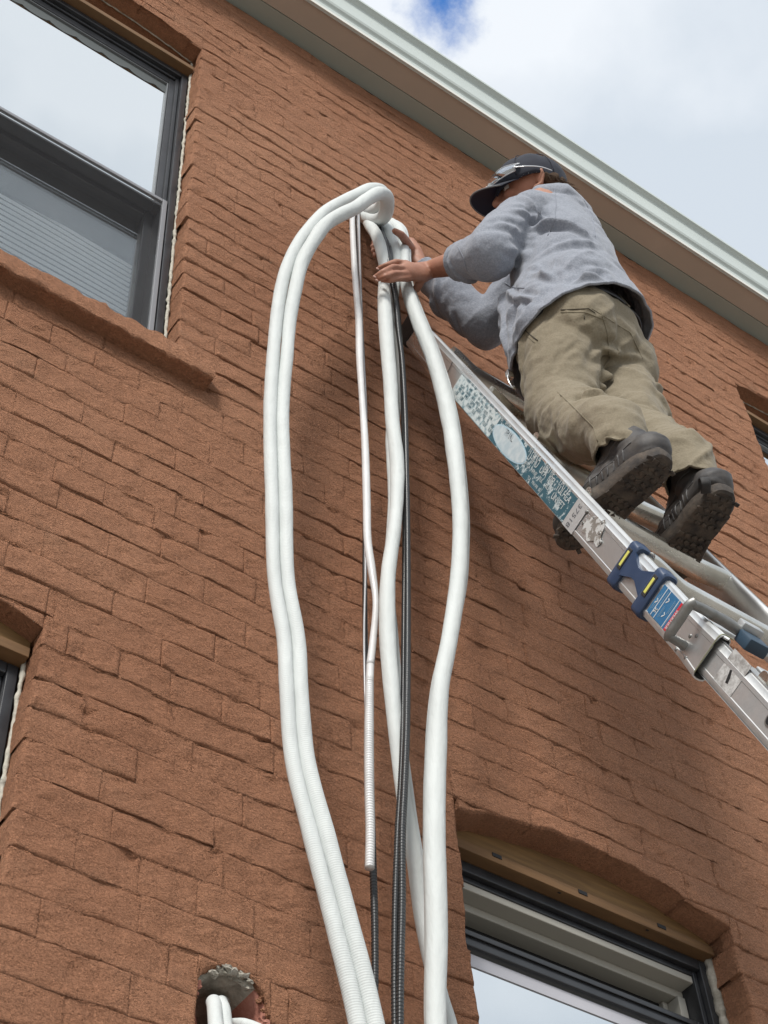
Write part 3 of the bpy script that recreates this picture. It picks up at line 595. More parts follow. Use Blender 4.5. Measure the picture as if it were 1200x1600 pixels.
gc = hose('grey_cable', [(558, 328, .03, 2), (560, 335, -.07, 2), (560.5, 350, -.088, 2), (563.5, 450, -.09, 2), (567, 540, -.095, 2), (572, 640, -.095, 1.9), (573, 760, -.09, 1.8), (571, 900, -.085, 1.8), (569, 1000, -.085, 1.8), (574, 1200, -.085, 1.8), (582, 1400, -.09, 1.8)], M['cable'], None, seg=10); props(gc, 'thin grey cable hugging the drain hose left of centre', 'cable')
dr = empty('drain_hose', P(570, 700, -.1), label='thin translucent white drain hose whose cut ribbed end hangs free', cat='hose')
dh = [(553, 325, .03, 3.4), (551, 335, -.08, 3.8), (550.5, 350, -.10, 4.0), (554, 420, -.105, 4.5), (558, 470, -.11, 4.8), (560.5, 500, -.11, 5.3), (562, 560, -.11, 5.2), (565.5, 619, -.115, 4.6), (570, 687, -.115, 5.4), (573, 781, -.115, 5.8), (574.5, 844, -.115, 5.8), (581, 891, -.12, 6.0), (587, 937, -.12, 4.6), (583, 1000, -.12, 5.4), (578.5, 1040, -.12, 5.9)]
dh = [(u, v, y, r * 1.10) for u, v, y, r in dh]
hose('hose_upper', dh, M['pvc'], dr, seg=16)
hose('coupling', [(578.8, 1036, -.12, 6.3), (577.6, 1068, -.12, 6.4)], M['pvc'], dr, seg=16)
lo = [(577.5, 1064, -.12, 6.3), (576.5, 1150, -.12, 7.4), (577, 1230, -.12, 7.5), (578.5, 1300, -.12, 7.4), (577.5, 1356, -.12, 7.4)]
hose('ribbed_hose', lo, M['pvc'], dr, seg=16, rib=.0058)
# pipe loop in the broken hole
lp = empty('pipe_loop', P(350, 1585, -.03), label='small white insulated pipe loop poking out of the broken hole at the bottom left', cat='insulated pipes')
hose('pipe', [(352, 1575, .14, 12), (334, 1566, .03, 12), (335, 1573, -.03, 12), (338, 1610, -.06, 13)], M['foamtube'], lp, tail=[[*P(345, 1650, -.07), .018], [*P(370, 1720, -.06), .018]])
hose('pipe', [(362, 1575, .14, 10), (345, 1566, .03, 10.5), (350, 1580, -.03, 11), (354, 1615, -.05, 12)], M['foamtube'], lp, tail=[[*P(362, 1650, -.06), .016], [*P(390, 1720, -.05), .016]])
hose('pipe', [(352, 1604, .06, 10), (368, 1602, .0, 11), (385, 1603, -.03, 11), (412, 1616, -.05, 12)], M['foamtube'], lp, tail=[[*P(440, 1650, -.06), .016], [*P(455, 1720, -.05), .016]])
# ------------------------------------------------------------------ ladder
LT = np.array([1.505, -.0175, 5.21]); lt = np.array([0, -.321, -.947]); ln = np.array([0, -.947, .321]); lx = np.array([1., 0, 0])
def LP(x, s, n): return LT + lx * (x - 1.505) + lt * s + ln * n
lad = empty('extension_ladder', LP(1.70, 5.4, .03) * np.array([1, 1, 0]), label='aluminium telescoping ladder leaning on the brick wall under the worker', cat='ladder')
def rail(name, x0, x1, n0, n1, s0, s1, sgn, m, flare=0):
    """rounded box section with grooved front edge; sgn=-1: outer face towards -x"""
    pr = [(x0, n0 + .008), (x0 + .003, n0 + .002), (x0 + .010, n0), (x1 - .010, n0), (x1 - .003, n0 + .002), (x1, n0 + .008), (x1, n1 - .012), (x1 - .003, n1 - .004), (x1 - .008, n1), ((x0 + x1) / 2 + .003, n1), ((x0 + x1) / 2 + .0015, n1 - .003), ((x0 + x1) / 2 - .0015, n1 - .003), ((x0 + x1) / 2 - .003, n1), (x0 + .008, n1), (x0 + .003, n1 - .004), (x0, n1 - .012)]
    if sgn < 0: # small step lines on the outer face near both edges
        pr = pr[:-1] + [(x0 + .0008, n1 - .013), (x0, n1 - .014), (x0, n1 - .021), (x0 + .0012, n1 - .022)] + [(x0 + .0012, n0 + .013), (x0, n0 + .012)]
    mb = MB(); k = 24; S_ = np.linspace(s0, s1, k + 1)
    V = []
    for s_ in S_:
        g = flare * max(0, 1 - (s1 - s_) / .05) ** 2
        for (a, b) in pr:
            xx = a + (g * (-1 if a < (x0 + x1) / 2 else 1)); nn = b + (g if b > (n0 + n1) / 2 else -g); V.append(LP(xx, s_, nn))
    L_ = len(pr); Fc = [(i * L_ + j, i * L_ + (j + 1) % L_, (i + 1) * L_ + (j + 1) % L_, (i + 1) * L_ + j) for i in range(k) for j in range(L_)]
    if not flare: Fc += [tuple(range(L_))[::-1], tuple(k * L_ + j for j in range(L_))]
    else:   # open-mouthed sleeve: inner wall
        b0 = len(V); 
        for s_ in (s1, s1 - .30):
            for (a, b) in pr:
                cx, cn = (x0 + x1) / 2, (n0 + n1) / 2; g = flare * max(0, 1 - (s1 - s_) / .05) ** 2
                xx = cx + (a - cx) * .86 + (g * (-1 if a < cx else 1)); nn = cn + (b - cn) * .93 + (g if b > cn else -g); V.append(LP(xx, s_, nn))
        for j in range(L_):
            Fc.append((k * L_ + j, k * L_ + (j + 1) % L_, b0 + (j + 1) % L_, b0 + j)); Fc.append((b0 + j, b0 + (j + 1) % L_, b0 + L_ + (j + 1) % L_, b0 + L_ + j))
        Fc.append(tuple(range(L_))[::-1]); Fc.append(tuple(b0 + L_ + j for j in range(L_)))
    mb.add(V, Fc); return mb.build(name, m, lad, smooth=True)
XR = 1.905
rl = rail('rail', 1.505, 1.526, -.004, .073, .03, 1.905, -1, M['alu'], .0035)
rr_ = rail('rail', XR - .021, XR, -.004, .073, .03, 1.905, 1, M['alu'], .0035)
il = rail('inner_rail', 1.5095, 1.5220, .004, .068, 1.70, 5.30, -1, M['aludull'])
ir = rail('inner_rail', XR - .0170, XR - .0045, .004, .068, 1.70, 5.30, 1, M['aludull'])
for x in (1.503, XR - .0235):
    MB().obox(LP(x + .0125, .022, .035), lx, lt, ln, (.0145, .05, .045), .014).build('end_cap', M['blacksoft'], lad, smooth=True)
    MB().obox(LP(x + .0125, 5.33, .035), lx, lt, ln, (.018, .05, .045), .014).build('rubber_foot', M['blacksoft'], lad, smooth=True)
def rung(s, xa, xb, m, name='rung', dn=0.0, big=1.0):
    """D-shaped rung whose ends sweep up and flare on to the front edge of the rails"""
    n = 40; V = []; sec = []
    K = 18
    for i in range(n + 1):
        t = i / n; x = xa + (xb - xa) * t; e = min(t, 1 - t) * (xb - xa)
        k = max(0, 1 - e / .085); k2 = k * k * (3 - 2 * k) * (1 if t < .5 else .25)
        cs = s - .012 * k2; cn = .047 + dn + .018 * k2
        hw = (.0225 * (1 - .15 * k2)) * big; hh = (.017 * (1 - .05 * k2)) * big   # along n / along s
        for j in range(K):
            a = 2 * math.pi * j / K; ca, sa = math.cos(a), math.sin(a)
            # squarish oval; top (tread, -s side) flat
            nn = hw * (abs(ca) ** .62) * np.sign(ca); ss = hh * (abs(sa) ** .75) * np.sign(sa)
            if ss < 0: ss *= .72
            V.append(LP(x, cs + ss, cn + nn))
    Fc = [(i * K + j, i * K + (j + 1) % K, (i + 1) * K + (j + 1) % K, (i + 1) * K + j) for i in range(n) for j in range(K)] + [tuple(range(K))[::-1], tuple(n * K + j for j in range(K))]
    o = MB().add(V, Fc).build(name, m, lad, smooth=True)
    for t0 in (.25, .5, .75): pass
    g = MB()
    for q in (-.011, -.004, .004, .011): g.obox(LP((xa + xb) / 2, s - .0128, .047 + dn + q), lx, lt, ln, ((xb - xa) / 2 - .10, .0009, .0016))
    g.build('tread_rib', m, o); return o
M['rungm'] = mat('rung_aluminium', (.72, .71, .67), .26, .97, var=(.56, .55, .50), vscale=11, bump=[(110, .25, .001, 4)], rvar=.1)
for k in range(5): rung(.336 + .3155 * k, 1.520, XR - .015, M['rungm'])
for k in range(5, 16):
    rung(.345 + .3155 * k + .12, 1.518, XR - .013, M['rungm'], big=.92)
# flat brace bars and locking tabs beside the lowest outer rungs
for s_, n_ in ((1.775, .058), (1.985, .070), (2.035, .070)):
    MB().obox(LP(1.705, s_, n_), lx, lt, ln, (.165, .010, .003), .002).build('cross_bar', M['aludull'], lad)
MB().obox(LP(1.745, 1.80, .012), lx, lt, ln, (.128, .085, .002), .0018).build('stiffening_plate', M['aludull'], lad)
# blue plastic bracket hugging the rail: two bands joined by a plate
def band(name, s, w, mb=None):
    n = 26; own = mb is None; mb = mb or MB()
    x0, x1, n0, n1 = 1.4985, 1.533, -.011, .081; pr = []
    for (cx, cn, a0) in ((x1 - .010, n1 - .010, 0), (x0 + .010, n1 - .010, 90), (x0 + .010, n0 + .010, 180), (x1 - .010, n0 + .010, 270)):
        for q in range(5): a = math.radians(a0 + q * 22.5); pr.append((cx + .010 * math.cos(a), cn + .010 * math.sin(a)))
    L_ = len(pr); V = []
    for (ds, g) in ((-w, -.0025), (-w * .75, 0), (w * .75, 0), (w, -.0025)):
        for (a, b) in pr:
            cx, cn = (x0 + x1) / 2, (n0 + n1) / 2; V.append(LP(a + (g if a > cx else -g), s + ds, b + (g if b > cn else -g)))
    Fc = [(i * L_ + j, i * L_ + (j + 1) % L_, (i + 1) * L_ + (j + 1) % L_, (i + 1) * L_ + j) for i in range(3) for j in range(L_)] + [tuple(range(L_))[::-1], tuple(3 * L_ + j for j in range(L_))]
    mb.add(V, Fc); return mb
for s0 in (1.545,):
    b1 = band('b', 1.553, .017); band('b', 1.668, .017, b1)
    b1.prism([(1.565, .016), (1.565, .068), (1.603, .052), (1.618, .052), (1.656, .068), (1.656, .016), (1.618, .030), (1.603, .030)], -.0062, .001, lt, ln, LP(1.505, 0, 0), lx)
    b1.build('blue_bracket', M['bluepl'], lad, smooth=True)
    for s_ in (1.553, 1.668): MB().obox(LP(1.4975, s_, .045), lx, lt, ln, (.0012, .0042, .0155), .001).build('yellow_marker', M['yellow'], lad); MB().obox(LP(1.4979, s_, .045), lx, lt, ln, (.0011, .0075, .021), .001).build('marker_slot', M['blacksoft'], lad)
b2 = MB(); b2.obox(LP(XR + .0, 1.61, .035), lx, lt, ln, (.010, .075, .048), .008); b2.build('blue_bracket', M['bluepl'], lad, smooth=True)
# J-shaped locking handle across the rail
h = MB(); pa, q = spline([LP(1.478, 1.835, .014), LP(1.474, 1.834, .020), LP(1.474, 1.832, .055), LP(1.475, 1.831, .080), LP(1.480, 1.831, .087)], .004)
h.add(*tube(pa, np.full(len(pa), .0068), 14, flat=1.3)); h.add(*tube([LP(1.474, 1.835, .019), LP(1.497, 1.838, .0185), LP(1.508, 1.84, .018)], [.0075, .008, .0095], 16))
h.add(*tube([LP(1.475, 1.831, .082), LP(1.50, 1.832, .0835), LP(1.545, 1.838, .084), LP(1.575, 1.842, .082)], [.008, .0085, .0095, .0095], 16)); h.build('locking_handle', M['steel'], lad, smooth=True)
MB().obox(LP(1.590, 1.868, .078), lx, lt, ln, (.022, .020, .011), .003).build('lock_block', mat('slate_blue_plastic', (.03, .06, .095), .5), lad, smooth=True)
MB().obox(LP(1.592, 1.838, .092), lx, lt, ln, (.022, .010, .008), .002).build('lock_catch', M['aludull'], lad, smooth=True)
def rivet(s, n, r=.0040, m=None):
    bm = bmesh.new(); bmesh.ops.create_uvsphere(bm, u_segments=12, v_segments=6, radius=1); c = LP(1.5045, s, n)
    V = [c + lx * v.co.x * r * .5 + lt * v.co.y * r + ln * v.co.z * r for v in bm.verts]; Fq = [[q_.index for q_ in f.verts] for f in bm.faces]; bm.free(); obj('rivet', V, Fq, m or M['steel'], lad)
for s, n in ((1.338, .050), (1.352, .030), (1.41, .058), (1.424, .040), (1.442, .030), (1.838, .036), (1.852, .044), (1.828, .004), (1.862, .006)): rivet(s, n)
# open rim of the sleeve with a yellow-green tint where the coating wore, and the hollow in the inner rail
pa = []
for (a, b) in ((1.502, .002), (1.501, .045), (1.502, .074), (1.506, .0775), (1.515, .078), (1.528, .077)): pa.append(LP(a, 1.906, b))
pa, q = spline(pa, .005); o = MB().add(*tube(pa, np.full(len(pa), .0012), 8)).build('sleeve_rim', mat('worn_olive_rim', (.34, .35, .24), .4, .6), lad, smooth=True)
o = MB(); o.add(*tube([LP(1.5095, 2.112, .038), LP(1.512, 2.112, .038)], [.011, .011], 24)); o.build('hole_rim', M['steel'], lad, smooth=True)
o = MB(); o.add(*tube([LP(1.5088, 2.112, .038), LP(1.512, 2.112, .038)], [.0078, .0078], 24)); o.build('rung_socket', M['gasket'], lad, smooth=True)
for s_ in (2.40, 2.72, 3.03):
    o = MB(); o.add(*tube([LP(1.5092, s_, .040), LP(1.512, s_, .040)], [.010, .010], 20)); o.build('rung_socket', M['gasket'], lad, smooth=True)
# ---- stickers (thin decals on the outer face)
def plaque(name, corners, m, x=1.5042, th=.0004):
    V = [LP(x, s, n) for s, n in corners] + [LP(x + th, s, n) for s, n in corners]; k = len(corners)
    Fc = [tuple(range(k)), tuple(range(k, 2 * k))[::-1]] + [(i, (i + 1) % k, k + (i + 1) % k, k + i) for i in range(k)]
    o = MB().add(V, Fc).build(name, m, lad); return o
def worn(name, a, b, scale, lo=.45, hi=.52, stretch=(1, 1, 1), rough=.45):
    m = bpy.data.materials.new(name); m.use_nodes = True; t = m.node_tree; b_ = t.nodes['Principled BSDF']; b_.inputs['Roughness'].default_value = rough
    g_ = N(t, 'ShaderNodeNewGeometry'); mp = N(t, 'ShaderNodeMapping'); mp.inputs['Rotation'].default_value = (math.radians(-18.7), 0, 0); mp.inputs['Scale'].default_value = stretch
    n = N(t, 'ShaderNodeTexNoise'); n.inputs['Scale'].default_value = scale; n.inputs['Detail'].default_value = 6; n.inputs['Roughness'].default_value = .7
    r = N(t, 'ShaderNodeMapRange'); r.inputs['From Min'].default_value = lo; r.inputs['From Max'].default_value = hi; x = N(t, 'ShaderNodeMix', data_type='RGBA'); x.inputs[6].default_value = (*a, 1); x.inputs[7].default_value = (*b, 1)
    t.links.new(g_.outputs['Position'], mp.inputs[0]); t.links.new(mp.outputs[0], n.inputs['Vector']); t.links.new(n.outputs['Fac'], r.inputs['Value']); t.links.new(r.outputs[0], x.inputs[0]); t.links.new(x.outputs[2], b_.inputs['Base Color']); return m
teal = (.022, .085, .115); pale = (.45, .50, .51)
plaque('worn_sticker', [(.49, -.0), (.49, .055), (1.283, .055), (1.283, -.0)], worn('worn_teal_sticker', teal, pale, 60, .54, .60))
plaque('sticker_upper_half', [(.49, .001), (.49, .0545), (.80, .0545), (.80, .001)], worn('pale_worn_sticker', (.12, .22, .26), (.50, .54, .54), 85, .36, .5), x=1.5038)
def txt(s, size, s0, n0, ds, dn, m, name, x=1.5034, parent=lad):
    """text lying on the outer face: reads along (ds, dn), its up is 90 degrees counter-clockwise as seen from outside"""
    cu = bpy.data.curves.new('t', 'FONT'); cu.body = s; cu.size = size; cu.extrude = .0001
    o = bpy.data.objects.new('t', cu); COL.objects.link(o); bpy.context.view_layer.update()
    me = bpy.data.meshes.new_from_object(o.evaluated_get(bpy.context.evaluated_depsgraph_get())); bpy.data.objects.remove(o)
    d = lt * ds + ln * dn; d /= np.linalg.norm(d); up = np.cross(-lx, d)
    V = [LP(x, s0, n0) + d * v.co.x + up * v.co.y - lx * v.co.z for v in me.vertices]; Fc = [list(p.vertices) for p in me.polygons]
    return obj(name, V, Fc, m, parent, smooth=False)
white = mat('white_print', (.62, .64, .64), .5); dark = mat('black_print', (.02, .025, .03), .5); wornw = worn('worn_white_print', (.55, .58, .58), (.20, .3, .34), 90, .54, .58)
rr = random.Random(4)
# half-erased small print in rows, running along the rail, reading towards its foot
for row, (nn, sz, a, b) in enumerate(((.0065, .0085, .52, .80), (.017, .0085, .52, .80), (.028, .007, .52, .77), (.039, .006, .55, .74), (.050, .006, .53, .76))):
    s_ = a
    while s_ < b:
        t_ = ''.join(rr.choice('IILTEHFNMUA') for _ in range(rr.randint(2, 5))); txt(t_, sz * 1.5, s_, nn + sz * .5, 1, 0, mat('faint_teal_print', (.06, .13, .16), .5) if row == 0 and s_ == a else bpy.data.materials['faint_teal_print'], 'worn_print'); s_ += len(t_) * sz * .95 + .012
n = 28; cor = [(.905 + .105 * math.cos(a), .027 + .0225 * math.sin(a)) for a in np.linspace(0, 2 * math.pi, n, endpoint=False)]
plaque('oval_ring', [(.905 + .110 * math.cos(a), .027 + .0255 * math.sin(a)) for a in np.linspace(0, 2 * math.pi, n, endpoint=False)], mat('pale_blue_oval', (.36, .50, .58), .4), x=1.5034)
plaque('oval_sticker', cor, worn('oval_white', (.50, .55, .57), (.38, .46, .5), 50, .4, .6), x=1.5030)
txt("'/ENAL.", .019, .855, .0335, 1, 0, worn('worn_black_print', (.02, .025, .03), (.48, .53, .55), 95, .47, .50), 'oval_print', x=1.5026)
for nn, sz, q0, q1 in ((.046, .021, 1.00, 1.25), (.034, .021, 1.01, 1.26), (.0215, .012, 1.00, 1.16), (.016, .019, 1.19, 1.26), (.049, .013, .80, .86), (.006, .010, 1.06, 1.14)):
    s_ = q0
    while s_ < q1:
        t_ = ''.join(rr.choice('IILTEHFNMUAS') for _ in range(rr.randint(3, 6))); txt(t_, sz, s_, nn, 1, 0, wornw, 'worn_print'); s_ += len(t_) * sz * .66 + .008
plaque('number_label', [(1.2835, -.002), (1.2835, .056), (1.338, .056), (1.338, -.002)], mat('silver_number_label', (.46, .46, .46), .4, .3))
txt('37518', .021, 1.300, .053, 0, -1, mat('grey_print', (.10, .10, .11), .5), 'number_print', x=1.5038)
plaque('scraped_patch', [(1.352, .034), (1.366, .052), (1.376, .049), (1.385, .060), (1.40, .056), (1.412, .066), (1.425, .055), (1.432, .038), (1.447, .030), (1.44, .018), (1.42, .022), (1.40, .012), (1.38, .02), (1.364, .018)], worn('scraped_adhesive', (.20, .18, .16), (.50, .50, .49), 60, .50, .54), x=1.5040)
# blue instruction label with a red foot
plaque('blue_label', [(1.694, .010), (1.694, .064), (1.775, .064), (1.775, .010)], mat('blue_label_print', (.028, .13, .27), .35, var=(.035, .16, .32), vscale=30))
for s_ in (1.709, 1.722, 1.757): plaque('white_rule', [(s_, .010), (s_, .064), (s_ + .0016, .064), (s_ + .0016, .010)], white, x=1.5038)
plaque('red_band', [(1.766, .010), (1.766, .064), (1.776, .064), (1.776, .010)], mat('red_label_band', (.52, .025, .04), .35), x=1.5036)
txt('WERNER', .0095, 1.7678, .051, 0, -1, white, 'red_band_print', x=1.5033)
def icon(s0, n0, k):
    m_ = MB()
    for (a, b, c, d) in (((0, 0, .007, .008), (0, .008, .007, .001), (.003, .003, .006, .006)) if k == 0 else ((0, 0, .006, .006), (.006, .006, .001, .009))):
        p0 = np.array([a, b]); p1 = np.array([c, d]); w = np.array([-(p1 - p0)[1], (p1 - p0)[0]]); w = w / np.linalg.norm(w) * .001
        V = [LP(1.5036, s0 + q[0], n0 + q[1]) for q in (p0 + w, p1 + w, p1 - w, p0 - w)]; m_.add(V, [(0, 1, 2, 3)])
    m_.build('label_icon', white, lad)
icon(1.712, .018, 0); icon(1.728, .044, 1); icon(1.740, .022, 1); icon(1.700, .030, 1)
for s_, a, b in ((1.700, .018, .046), (1.7035, .020, .050), (1.717, .034, .060), (1.731, .016, .038), (1.734, .018, .036), (1.748, .030, .058), (1.7515, .034, .056), (1.761, .014, .060)):
    plaque('label_line', [(s_, a), (s_, b), (s_ + .0008, b), (s_ + .0008, a)], mat('pale_blue_print', (.22, .36, .50), .4) if s_ == 1.700 else bpy.data.materials['pale_blue_print'], x=1.5037)
# worn square on the inner rail
plaque('scuffed_patch', [(1.945, .014), (1.945, .074), (2.005, .074), (2.005, .014)], worn('scuffed_sticker_residue', (.52, .52, .51), (.26, .25, .24), 55, .42, .60), x=1.5098)
plaque('black_scrape', [(1.975, .026), (1.972, .034), (1.967, .046), (1.972, .047), (1.979, .036), (1.982, .027)], M['gasket'], x=1.5093)
txt('J', .03, .405, .038, 1, .4, dark, 'marker_scribble', x=1.5044)
# ------------------------------------------------------------------ worker
def A3(*p): return np.array(p, float)
def unit(v): v = np.asarray(v, float); return v / np.linalg.norm(v)
class Blob:
    """closed overlapping pieces, merged into one continuous surface by a voxel remesh"""
    def __init__(s): s.m = MB()
    def cap(s, pts, rads, flat=1.0, side=None, seg=20, round_=True):
        """tube through pts with radii; flat scales the cross-section perpendicular to side"""
        pts = [np.asarray(p, float) for p in pts]; rads = list(rads); P_, R_ = [], []
        for i in range(len(pts) - 1):
            for t in np.linspace(0, 1, 6, endpoint=False): P_.append(pts[i] * (1 - t) + pts[i + 1] * t); R_.append(rads[i] * (1 - t) + rads[i + 1] * t)
        P_.append(pts[-1]); R_.append(rads[-1])
        if round_:
            d0 = unit(P_[0] - P_[1]); d1 = unit(P_[-1] - P_[-2]); h0 = [(P_[0] + d0 * R_[0] * math.sin(a), R_[0] * math.cos(a)) for a in np.radians([85, 65, 45, 22])]
            h1 = [(P_[-1] + d1 * R_[-1] * math.sin(a), R_[-1] * math.cos(a)) for a in np.radians([22, 45, 65, 85])]
            Pp = [q[0] for q in h0] + P_ + [q[0] for q in h1]; Rr = [q[1] for q in h0] + R_ + [q[1] for q in h1]
        else: Pp, Rr = P_, R_
        up = side if side is not None else (.3, .2, .9) if abs(unit(pts[-1] - pts[0])[2]) < .8 else (1, 0, 0)
        T = np.gradient(np.array(Pp), axis=0); n = len(Pp); V = []; u = np.array(up, float)
        for i in range(n):
            t_ = unit(T[i]); u2 = u - t_ * (u @ t_); u2 = unit(u2); w = np.cross(t_, u2)
            for k in range(seg): a = 2 * math.pi * k / seg; V.append(Pp[i] + Rr[i] * (u2 * math.cos(a) + w * math.sin(a) * flat))
        Fc = [[i * seg + k, i * seg + (k + 1) % seg, (i + 1) * seg + (k + 1) % seg, (i + 1) * seg + k] for i in range(n - 1) for k in range(seg)] + [list(range(seg))[::-1], [(n - 1) * seg + k for k in range(seg)]]
        s.m.add(V, Fc); return s
    def ell(s, c, ax, r, sub=3):
        bm = bmesh.new(); bmesh.ops.create_icosphere(bm, subdivisions=sub, radius=1); ax = [unit(a) for a in ax]
        V = [np.asarray(c) + sum(ax[k] * v.co[k] * r[k] for k in range(3)) for v in bm.verts]; s.m.add(V, [[q.index for q in f.verts] for f in bm.faces]); bm.free(); return s
    def done(s, voxel, smooth=6):
        me = bpy.data.meshes.new('tmp'); me.from_pydata(s.m.v, [], s.m.f); o = bpy.data.objects.new('tmp', me); COL.objects.link(o)
        bm = bmesh.new(); bm.from_mesh(me); bmesh.ops.recalc_face_normals(bm, faces=bm.faces); bm.to_mesh(me); bm.free()
        r = o.modifiers.new('r', 'REMESH'); r.mode = 'VOXEL'; r.voxel_size = voxel; r.adaptivity = 0
        if smooth: q = o.modifiers.new('s', 'SMOOTH'); q.factor = .5; q.iterations = smooth
        dg = bpy.context.evaluated_depsgraph_get(); dg.update(); ev = o.evaluated_get(dg); m2 = bpy.data.meshes.new_from_object(ev)
        V = np.zeros(len(m2.vertices) * 3); m2.vertices.foreach_get('co', V); Nn = np.zeros(len(m2.vertices) * 3); m2.vertices.foreach_get('normal', Nn)
        Fc = [list(p.vertices) for p in m2.polygons]; bpy.data.objects.remove(o); bpy.data.meshes.remove(m2); return V.reshape(-1, 3), Nn.reshape(-1, 3), Fc
def cut(V, Fc, planes):
    """drop faces beyond each plane (point, outward normal)"""
    me = bpy.data.meshes.new('t'); me.from_pydata(V.tolist(), [], Fc); bm = bmesh.new(); bm.from_mesh(me)
    for (c, n, rad) in planes:
        n = unit(n); geo = [v for v in bm.verts if rad is None or (v.co - Vector(c)).length < rad]; gs = set(geo)
        ed = [e for e in bm.edges if e.verts[0] in gs and e.verts[1] in gs]; fa = [f for f in bm.faces if all(v in gs for v in f.verts)]
        bmesh.ops.bisect_plane(bm, geom=geo + ed + fa, plane_co=Vector(c), plane_no=Vector(n), clear_outer=True)
    bm.verts.ensure_lookup_table(); V2 = np.array([v.co[:] for v in bm.verts]); F2 = [[v.index for v in f.verts] for f in bm.faces]; bm.normal_update(); N2 = np.array([v.normal[:] for v in bm.verts]); bm.free(); bpy.data.meshes.remove(me); return V2, N2, F2
def nz3(p, s, o=0): return noise.noise(Vector((p[0] * s[0] + o, p[1] * s[1] + o * 1.3, p[2] * s[2] - o)))
def ridge(x): return 1 - abs(x) * 2
def fold(V, Nn, folds):
    """raise or sink soft ridges along given lines. folds: (a, b, half width, height)"""
    D_ = np.zeros(len(V))
    for pts, w, h in folds:
        pts = np.array(pts, float)
        best = np.full(len(V), 9.); tt = np.zeros(len(V))
        L_ = len(pts) - 1
        for i in range(L_):
            a, b = pts[i], pts[i + 1]; ab = b - a; t = np.clip(((V - a) @ ab) / (ab @ ab), 0, 1); d = np.linalg.norm(V - (a + t[:, None] * ab), axis=1)
            k = d < best; best[k] = d[k]; tt[k] = (i + t[k]) / L_
        e = np.clip(np.sin(np.pi * np.clip(tt, .02, .98)) * 1.6, 0, 1)
        D_ += h * e * (np.exp(-(best / w) ** 2) - .45 * np.exp(-((best - 1.8 * w) / w) ** 2))
    return V + Nn * D_[:, None]
# joints
shL, elL, wrL = A3(1.628, -.442, 5.314), A3(1.512, -.385, 5.10), A3(1.470, -.205, 5.250)
shR, elR, wrR = A3(1.785, -.385, 5.40), A3(1.675, -.172, 5.195), P(652, 412, -.125)
neck, head = A3(1.715, -.435, 5.445), A3(1.700, -.405, 5.585)
pel = A3(1.742, -.415, 4.835)
knL, anL = A3(1.632, -.405, 4.50), A3(1.566, -.570, 4.125)
knR, anR = A3(1.778, -.455, 4.47), A3(1.728, -.590, 4.12)
hiL, hiR = pel + A3(-.082, -.005, -.02), pel + A3(.078, .03, -.02)
prt = unit(A3(.95, .30, 0)); pfw = unit(A3(-.30, .95, 0)); UP = A3(0, 0, 1)
srt = unit(shR - shL); sfw = unit(np.cross(UP, srt)); 
skin = mat('weathered_skin', (.40, .20, .135), .55, spec=.4, var=(.34, .155, .10), vscale=35, bump=[(140, .35, .0012, 4), (45, .3, .002, 3)])
skin.node_tree.nodes['Principled BSDF'].inputs['Subsurface Weight'].default_value = .08
skin.node_tree.nodes['Principled BSDF'].inputs['Subsurface Radius'].default_value = (.012, .005, .003)
# ---- body
hf = unit(A3(-.80, .58, -.10)); hr = unit(np.cross(hf, UP)); hu = np.cross(hr, hf); hu = unit(hu * math.cos(.44) - hr * math.sin(.44)); hr = np.cross(hf, hu)      # head: forward, right, up
bd = Blob()
bd.ell(head + hu * .018 - hf * .008, (hf, hr, hu), (.088, .070, .088)); bd.ell(head + hf * .028 - hu * .028, (hf, hr, hu), (.058, .052, .066))
bd.ell(head + hf * .045 - hu * .070, (hf, hr, hu), (.036, .036, .026))                         # chin
bd.cap([head + hf * .079 + hu * .012, head + hf * .098 - hu * .020], [.008, .0125]); bd.ell(head + hf * .086 - hu * .026, (hf, hr, hu), (.010, .017, .008))   # nose
for sg in (-1, 1):
    bd.ell(head + hf * .062 + hr * sg * .030 - hu * .012, (hf, hr, hu), (.018, .018, .014))      # cheeks
    bd.ell(head + hf * .068 + hr * sg * .026 + hu * .022, (hf, hr, hu), (.014, .020, .007))      # brows
bd.ell(head + hf * .080 - hu * .046, (hf, hr, hu), (.008, .022, .005)); bd.ell(head + hf * .079 - hu * .055, (hf, hr, hu), (.008, .018, .005))   # lips
earc = {}
for sg in (-1, 1):
    e0 = head + hr * sg * .071 - hf * .006 - hu * .002; earc[sg] = e0; et = unit(hr * sg * .5 - hf * .86)
    pts = [e0 + hf * .008 - hu * .026, e0 + et * .012 - hu * .020, e0 + et * .022 + hu * .004, e0 + et * .020 + hu * .022, e0 + et * .006 + hu * .030, e0 + hf * .008 + hu * .022]
    bd.cap(pts, [.006, .0055, .005, .005, .005, .0045], seg=8); bd.ell(e0 + et * .010 + hu * .002, (unit(np.cross(et, hu)), et, hu), (.003, .013, .024), 2)
bd.cap([head - hu * .05 - hf * .02, neck + A3(0, 0, -.02)], [.056, .062])
bd.cap([neck + A3(0, 0, -.05), A3(1.725, -.43, 5.2), A3(1.738, -.41, 5.0), pel], [.10, .115, .115, .125], flat=.78, side=srt)
bd.cap([shL, neck + A3(0, 0, -.05), shR], [.052, .07, .052])
bd.cap([shL, elL], [.047, .037]); bd.cap([elL, elL * .65 + wrL * .35, wrL], [.036, .041, .0255], flat=.9)
bd.cap([shR, elR], [.047, .037]); bd.cap([elR, elR * .65 + wrR * .35, wrR], [.036, .041, .0255], flat=.9)
bd.cap([hiL, knL], [.075, .050]); bd.cap([knL, knL * .7 + anL * .3, anL], [.048, .048, .028]); bd.cap([hiR, knR], [.075, .050]); bd.cap([knR, knR * .7 + anR * .3, anR], [.048, .048, .028])
